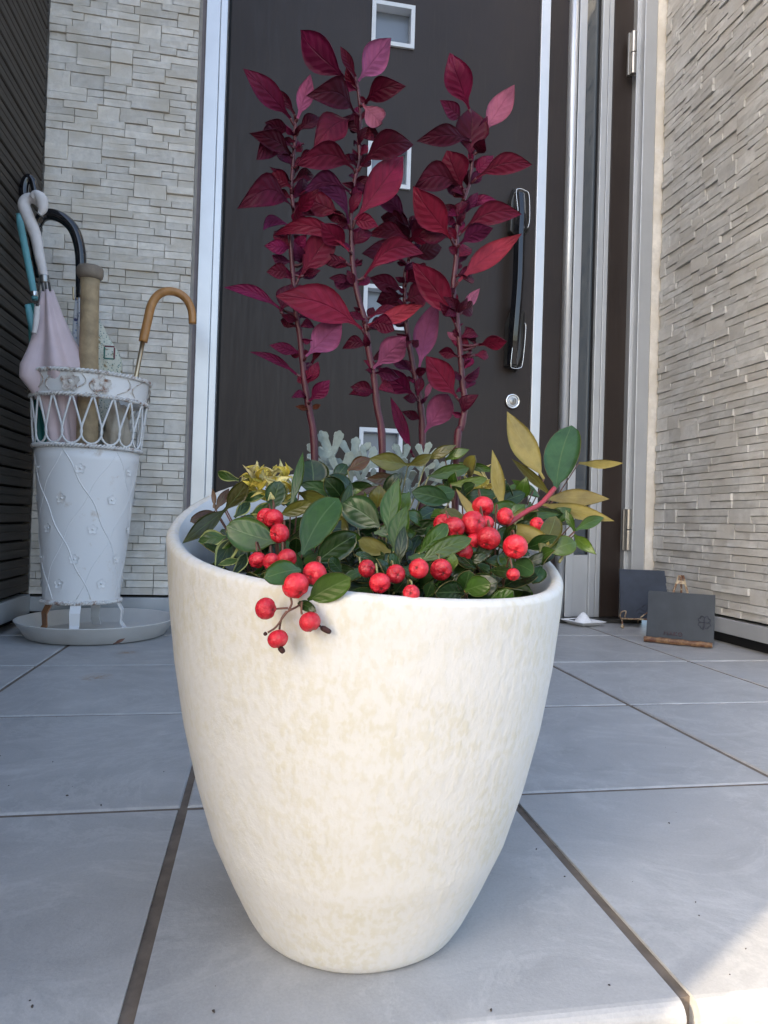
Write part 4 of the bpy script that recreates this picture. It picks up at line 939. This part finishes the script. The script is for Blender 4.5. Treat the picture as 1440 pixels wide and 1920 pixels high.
# pink umbrella
pk = thing('umbrella', 'pale pink folded umbrella with white fabric-wrapped hook handle', 'umbrella', ub(-.335, 1.49), G_)
top = P(90, 545, 1.485); canopy(top, ub(-.330, 1.51), [(0, .010), (.08, .020), (.18, .036), (.26, .058), (.30, .060), (.335, .046), (.40, .030), (.7, .022), (1, .012)], PINKF, pk, 5, .21)
hook([(88, 545), (82, 515), (74, 480), (66, 440), (52, 405), (45, 385), (50, 374), (62, 372), (74, 380)], 1.485, [.007, .0085, .010, .012, .012, .011, .010, .009], WHITEF, pk, 'handle')
hook([(60, 372), (68, 366), (78, 374), (80, 392), (74, 402)], 1.475, [.006, .010, .012, .009, .004], WHITEF, pk, 'handle_ribbon')
hook([(83, 517), (84, 531)], 1.484, .0095, STEEL, pk, 'collar')
for dx in (-6, 0, 7): hook([(85+dx, 530), (87+dx, 546)], 1.478, .0022, GREYH, pk, 'rib_tip')
hook([(70, 572), (68, 600), (64, 625)], 1.445, [.005, .0055, .004], WHITEF, pk, 'closing_strap'); hook([(70, 571, 1.441), (70, 572, 1.439)], 1.42, .003, GREYH, pk, 'snap_button')
# turquoise
tq = thing('umbrella', 'turquoise-handled folded umbrella nearest the dark siding', 'umbrella', ub(-.37, 1.53), G_)
hook([(66, 562), (58, 520), (48, 470), (38, 420), (36, 402)], 1.53, [.0062, .0068, .007, .007, .005], TEALP, tq, 'handle'); hook([(64, 547), (65, 556)], 1.529, .0072, CHROME, tq, 'ferrule')
canopy(P(58, 570, 1.53), ub(-.37, 1.53), [(0, .006), (.12, .010), (.5, .022), (.8, .022), (1, .012)], TEALF, tq, 6, .15)
hook([(52, 572), (58, 600), (64, 625)], 1.522, [.006, .0075, .006], TEALP, tq, 'sleeve')
# black crook
bk = thing('umbrella', 'umbrella with big glossy black crook handle and blue floral fabric', 'umbrella', ub(-.31, 1.545), G_)
hook([(151, 560), (152, 500), (149, 462), (138, 430), (118, 410), (95, 402), (78, 408), (70, 424)], 1.55, [.010, .011, .0115, .0118, .012, .012, .011, .009], GLOSSB, bk, 'handle')
canopy(P(150, 548, 1.55), ub(-.315, 1.545), [(0, .007), (.1, .014), (.3, .022), (.36, .018), (.6, .020), (1, .012)], FLORAL, bk, 6, .15)
for dx in (-9, -2): hook([(146+dx, 538), (147+dx, 562)], 1.545, .002, GOLD, bk, 'rib_tip')
# second black crook behind
b2 = thing('umbrella', 'black folded umbrella with small crook at the very top of the bunch', 'umbrella', ub(-.295, 1.50), G_)
hook([(74, 520), (60, 440), (48, 385), (45, 352), (52, 334), (61, 340), (66, 362), (68, 380)], 1.56, [.008, .0085, .009, .009, .0085, .008, .007, .006], GLOSSB, b2, 'handle')
canopy(P(95, 610, 1.56), ub(-.292, 1.485), [(0, .006), (.3, .016), (.5, .024), (.9, .022), (1, .012)], DARKF, b2, 6, .12)
# printed umbrella behind the bat
pr_ = thing('umbrella', 'cream dotted print umbrella showing right of the wooden bat', 'umbrella', ub(-.29, 1.575), G_)
canopy(P(180, 600, 1.585), ub(-.29, 1.575), [(0, .008), (.08, .026), (.14, .044), (.20, .046), (.27, .030), (.7, .018), (1, .012)], DOTS, pr_, 5, .16)
pz = P(205, 662, 1.53)
for (w, h, dx, dz, mt) in ((.020, .003, 0, .014, MAROON), (.020, .003, 0, -.012, TEALM), (.003, .024, -.010, 0, TEALM), (.003, .024, .010, 0, MAROON), (.008, .006, -.022, -.050, YELM)):
    MB().box((pz.x+dx-w/2, pz.y-.001, pz.z+dz-h/2), (pz.x+dx+w/2, pz.y+.001, pz.z+dz+h/2)).build('printed_motif', mt, pr_, False)
# cane
cn = thing('umbrella', 'umbrella with honey wood crook handle and brass shaft leaning right', 'umbrella', ub(-.30, 1.56), G_)
hook([(361, 607), (359, 582), (350, 562), (335, 550), (315, 546), (297, 553), (284, 572), (276, 605), (268, 641)], 1.56, [.0082, .0085, .0088, .009, .009, .0092, .0095, .0095, .0095], CANE, cn, 'handle', 14)
a = P(268, 640, 1.56); MB().tube([a, P(252, 722, 1.56), P(228, 840, 1.56)], .0048, 12).build('shaft', GOLD, cn)
canopy(P(236, 800, 1.56), ub(-.30, 1.56, .095), [(0, .008), (.3, .018), (.7, .022), (1, .01)], DARKF, cn, 6, .12)
# bat
bt = thing('wooden_bat', 'worn wooden bat standing knob-up in the umbrella stand', 'bat', ub(-.325, 1.47), None)
ka = P(169, 515, 1.475); kb = ub(-.315, 1.50, .10); ax = (kb-ka); L = ax.length; AXM = ax.to_track_quat('Z', 'Y').to_matrix()
MB().lathe([(.0105, -.018), (.022, -.016), (.0255, -.011), (.0255, .000), (.024, .006), (.0192, .010)], ka, 28, 0, AXM).build('knob', WOODK, bt)
MB().lathe([(.0190, .0095), (.0178, .03), (.0178, .08), (.0185, .16), (.0200, .24), (.021, .32), (.022, L-.01), (.012, L)], ka, 24, 0, AXM).build('shaft', WOODB, bt)
# crumpled bag
bgm = MB(); c = SC + Vector((.058, -.004, .425)); rr = []
for i in range(15):
    th = math.pi*i/14; ring = []
    for j in range(28):
        a = 2*math.pi*j/28; dv = Vector((math.sin(th)*math.cos(a), math.sin(th)*math.sin(a), math.cos(th))); k = 1+.35*noise.noise(dv*2.6)+.18*noise.noise(dv*6)
        ring.append(c + Vector((dv.x*.026*k, dv.y*.024*k, dv.z*.062*k)))
    rr.append(ring)
bo = bgm.rings(rr).build('crumpled_bag', BAGF, loc=c); tag(bo, 'crumpled beige bag showing through the right wire loops of the stand', 'bag')

# ------------------------------------------------------------------ slate boards and salt dish
def slate(name, label, pts, base_z, lean, th, mt):
    """pts: floor-level left and right corners (world), width, height"""
    a, b, h = pts; root = thing(name, label, 'slate board', (a+b)/2, 'slate boards by the door')
    u = (b-a).normalized(); nb = Vector((-u.y, u.x, 0)); upv = (Vector((0, 0, 1))*math.cos(lean) + nb*math.sin(lean)); nr = u.cross(upv); W_ = (b-a).length
    o = Vector((a.x, a.y, base_z)); m = MB(); n = 0
    fr = [o, o+u*W_, o+u*W_+upv*h, o+upv*h]; bk = [p + upv.cross(u)*th*-1*-1 for p in fr]
    bk = [p + nb*th for p in fr]
    m.rings([[*fr], [*bk]], 0, True, True); m.build('slate', mt, root, False, .0008)
    return root, o, u, upv, nb, W_
def stroke(root, fr, l, r, mt, name='painted_line'):
    o, u, v, nb = fr; MBs = MB(); pts = spline([o + u*x + v*y - nb*.0002 for x, y in l], 4); MBs.tube(pts, r, 6).build(name, mt, root)
# front slate
a = F(1211, 1203); b = F(1338, 1216); a2 = Vector((a.x, a.y, 0)); b2_ = Vector((b.x, b.y, 0))
hz = .108
sr, o, u, v, nb, W_ = slate('slate_board', 'grey slate board with navy clover drawing on a rusty easel', (a2, b2_, hz), .010, R(14), .005, SLATE2)
fr = (o, u, v, nb); cx_, cy_ = W_*.855, hz*.42
for k in range(4):
    ang = R(45+90*k); c_, s_ = math.cos(ang), math.sin(ang)
    l = [(cx_+(c_*x-s_*y)*.0112, cy_+(s_*x+c_*y)*.0125) for x, y in ((0, 0), (.5, .46), (.95, .56), (1.2, .3), (1.0, 0), (1.2, -.3), (.95, -.56), (.5, -.46), (0, 0))]
    stroke(sr, fr, l, .0009, NAVY, 'clover_leaf')
stroke(sr, fr, [(cx_, cy_), (cx_+.0005, cy_-.009), (cx_-.003, cy_-.017)], .0011, NAVY, 'clover_stem')
lx = W_*.27; LH = .0085; ly = .010
for gl in ([(0, 0), (.0015, LH), (.004, .002), (.0065, LH), (.008, 0)], [(.011, 0), (.0145, LH), (.018, 0)], [(.0125, .003), (.0165, .003)], [(.021, 0), (.021, LH)], [(.0265, LH), (.021, .004), (.0272, 0)], [(.034, LH), (.0305, LH*.7), (.0305, LH*.25), (.034, 0), (.0375, LH*.25), (.0375, LH*.7), (.034, LH)]):
    o_, u_, v_, n_ = fr; pts = [o_+u_*(lx+x)+v_*(ly+y-.02*x)-n_*.0002 for x, y in gl]; MB().tube(pts, .0008, 6).build('letter_stroke', DRED, sr)
ez = thing('tabletop_easel', 'small rusty gilt easel holding the front slate board', 'easel', (a2+b2_)/2 + nb*.02, 'easels of the slate boards')
la = o - u*.003 - nb*.012; lb = o + u*(W_-.002) - nb*.012
rg = random.Random(3); bar = [la.lerp(lb, i/12) + Vector((0, 0, -.002+rg.uniform(-.0006, .0006))) for i in range(13)]
MB().tube(bar, [.0062+rg.uniform(-.0008, .0008) for _ in bar], 8).build('ledge', RUSTB, ez, False)
apex = o + u*W_*.48 + v*(hz+.040) + nb*.012
for fx, bck in ((.15, 0), (.82, 0)): MB().tube([o+u*W_*fx+nb*.008+Vector((0, 0, -.009)), apex + u*(.004 if fx > .5 else -.004)], .0026, 7).build('leg', RUSTW, ez)
MB().tube([Vector((apex.x, apex.y, 0)) + nb*.07, apex], .0026, 7).build('leg', RUSTW, ez)
MB().box((-.010, -.002, -.004), (.010, .002, .004)); m = MB(); pb = apex - v*.016
m.rings([[pb-u*.010-v*.004-nb*.002, pb+u*.010-v*.004-nb*.002, pb+u*.008+v*.004-nb*.002, pb-u*.008+v*.004-nb*.002], [pb-u*.010-v*.004+nb*.003, pb+u*.010-v*.004+nb*.003, pb+u*.008+v*.004+nb*.003, pb-u*.008+v*.004+nb*.003]], 0, True, True).build('hinge_plate', RUSTW, ez, False)
# back slate
a = F(1163, 1176); b = F(1258, 1180); a3 = Vector((a.x, a.y, 0)); b3 = Vector((b.x, b.y, 0)); hz3 = .128
s3, o3, u3, v3, nb3, W3 = slate('slate_board', 'plain blue-black slate board standing behind the clover slate', (a3, b3, hz3), .024, R(10), .005, SLATE)
for l in ([(.040, .018), (.050, .026), (.062, .020), (.070, .028)], [(.046, .012), (.052, .016), (.060, .010)], [(.055, .030), (.062, .036), (.070, .033)]): stroke(s3, (o3, u3, v3, nb3), l, .0010, NAVY)
e3 = thing('tabletop_easel', 'small gilt scroll easel holding the plain back slate board', 'easel', (a3+b3)/2, 'easels of the slate boards')
f3 = o3 - nb3*.010
MB().tube([f3 - u3*.002, f3 + u3*(W3*.62)], .0022, 7).build('ledge', RUSTW, e3)
for s0 in (0.0, W3*.60):
    sg = -1 if s0 == 0 else 1
    c0 = f3 + u3*s0; MB().tube(spline([c0, c0+u3*.006*sg+v3*.006-nb3*.008, c0+v3*.018-nb3*.010+u3*.002*sg, c0-u3*.010*sg+v3*.020-nb3*.006, c0-u3*.030*sg*(1 if sg > 0 else 0.25)+v3*.004-nb3*.002], 5), .0016, 6).build('scroll', RUSTW, e3)
    ft = Vector((c0.x, c0.y, .005)) - nb3*.012; MB().tube(spline([c0, c0.lerp(ft, .5)-nb3*.003, ft], 4), .0018, 6).build('leg', RUSTW, e3)
    MB().lathe([(0.0001, -.005), (.0035, -.0035), (.005, 0), (.0035, .0035), (.0001, .005)], ft, 12).build('ball_foot', RUSTW, e3)
bk3 = o3 + u3*W3*.5 + v3*.085 + nb3*.007
MB().tube([bk3, Vector((bk3.x, bk3.y, .003)) + nb3*.05], .0022, 7).build('leg', RUSTW, e3); MB().tube([bk3, o3+u3*W3*.5+nb3*.007+Vector((0, 0, -.004)), f3+u3*W3*.4], .002, 6).build('strut', RUSTW, e3)
# salt
c = F(1093, 1172); dc = Vector((c.x, c.y, 0)); sd = thing('salt_dish', 'square white dish with a small cone of salt by the door', 'dish', dc)
def sq(h, z, rot=R(18)):
    return [dc + Vector((math.cos(rot+R(45+90*k))*h*1.414, math.sin(rot+R(45+90*k))*h*1.414, z)) for k in range(4)]
MB().rings([sq(.022, .0005), sq(.026, .002), sq(.042, .012), sq(.041, .0132), sq(.026, .006), sq(.010, .0055)], 0, True, True).build('dish', PORC, sd, False, .0006)
rr = []
for i, (r_, z) in enumerate(((.024, .006), (.021, .011), (.016, .019), (.010, .027), (.005, .032), (.001, .034))):
    rr.append([dc + Vector((math.cos(q_/20*6.283)*r_*(1+.06*noise.noise(Vector((q_, i, 0)))), math.sin(q_/20*6.283)*r_, z)) for q_ in range(20)])
MB().rings(rr, 0, False, True).build('salt_cone', SALT, sd)
# grit on the tiles
gm = MB(); rg = random.Random(11)
for i in range(46):
    p = F(rg.uniform(0, 1440), rg.uniform(1290, 1900)); s_ = rg.uniform(.0004, .0011)*(0.6 if rg.random() < .6 else 1); th = rg.uniform(0, 3)
    if (p-PC).xy.length < .075: continue
    gm.tube([p+Vector((-s_*math.cos(th), -s_*math.sin(th), s_*.6)), p+Vector((0, 0, s_*.8)), p+Vector((s_*1.3*math.cos(th), s_*math.sin(th), s_*.6))], [s_*.3, s_*.7, s_*.3], 5)
go = gm.build('grit', m_plain('dark grit', (0.05, 0.04, 0.035), 0.9)); tag(go, 'scattered dark grit specks on the porch tiles', 'grit', kind='stuff')
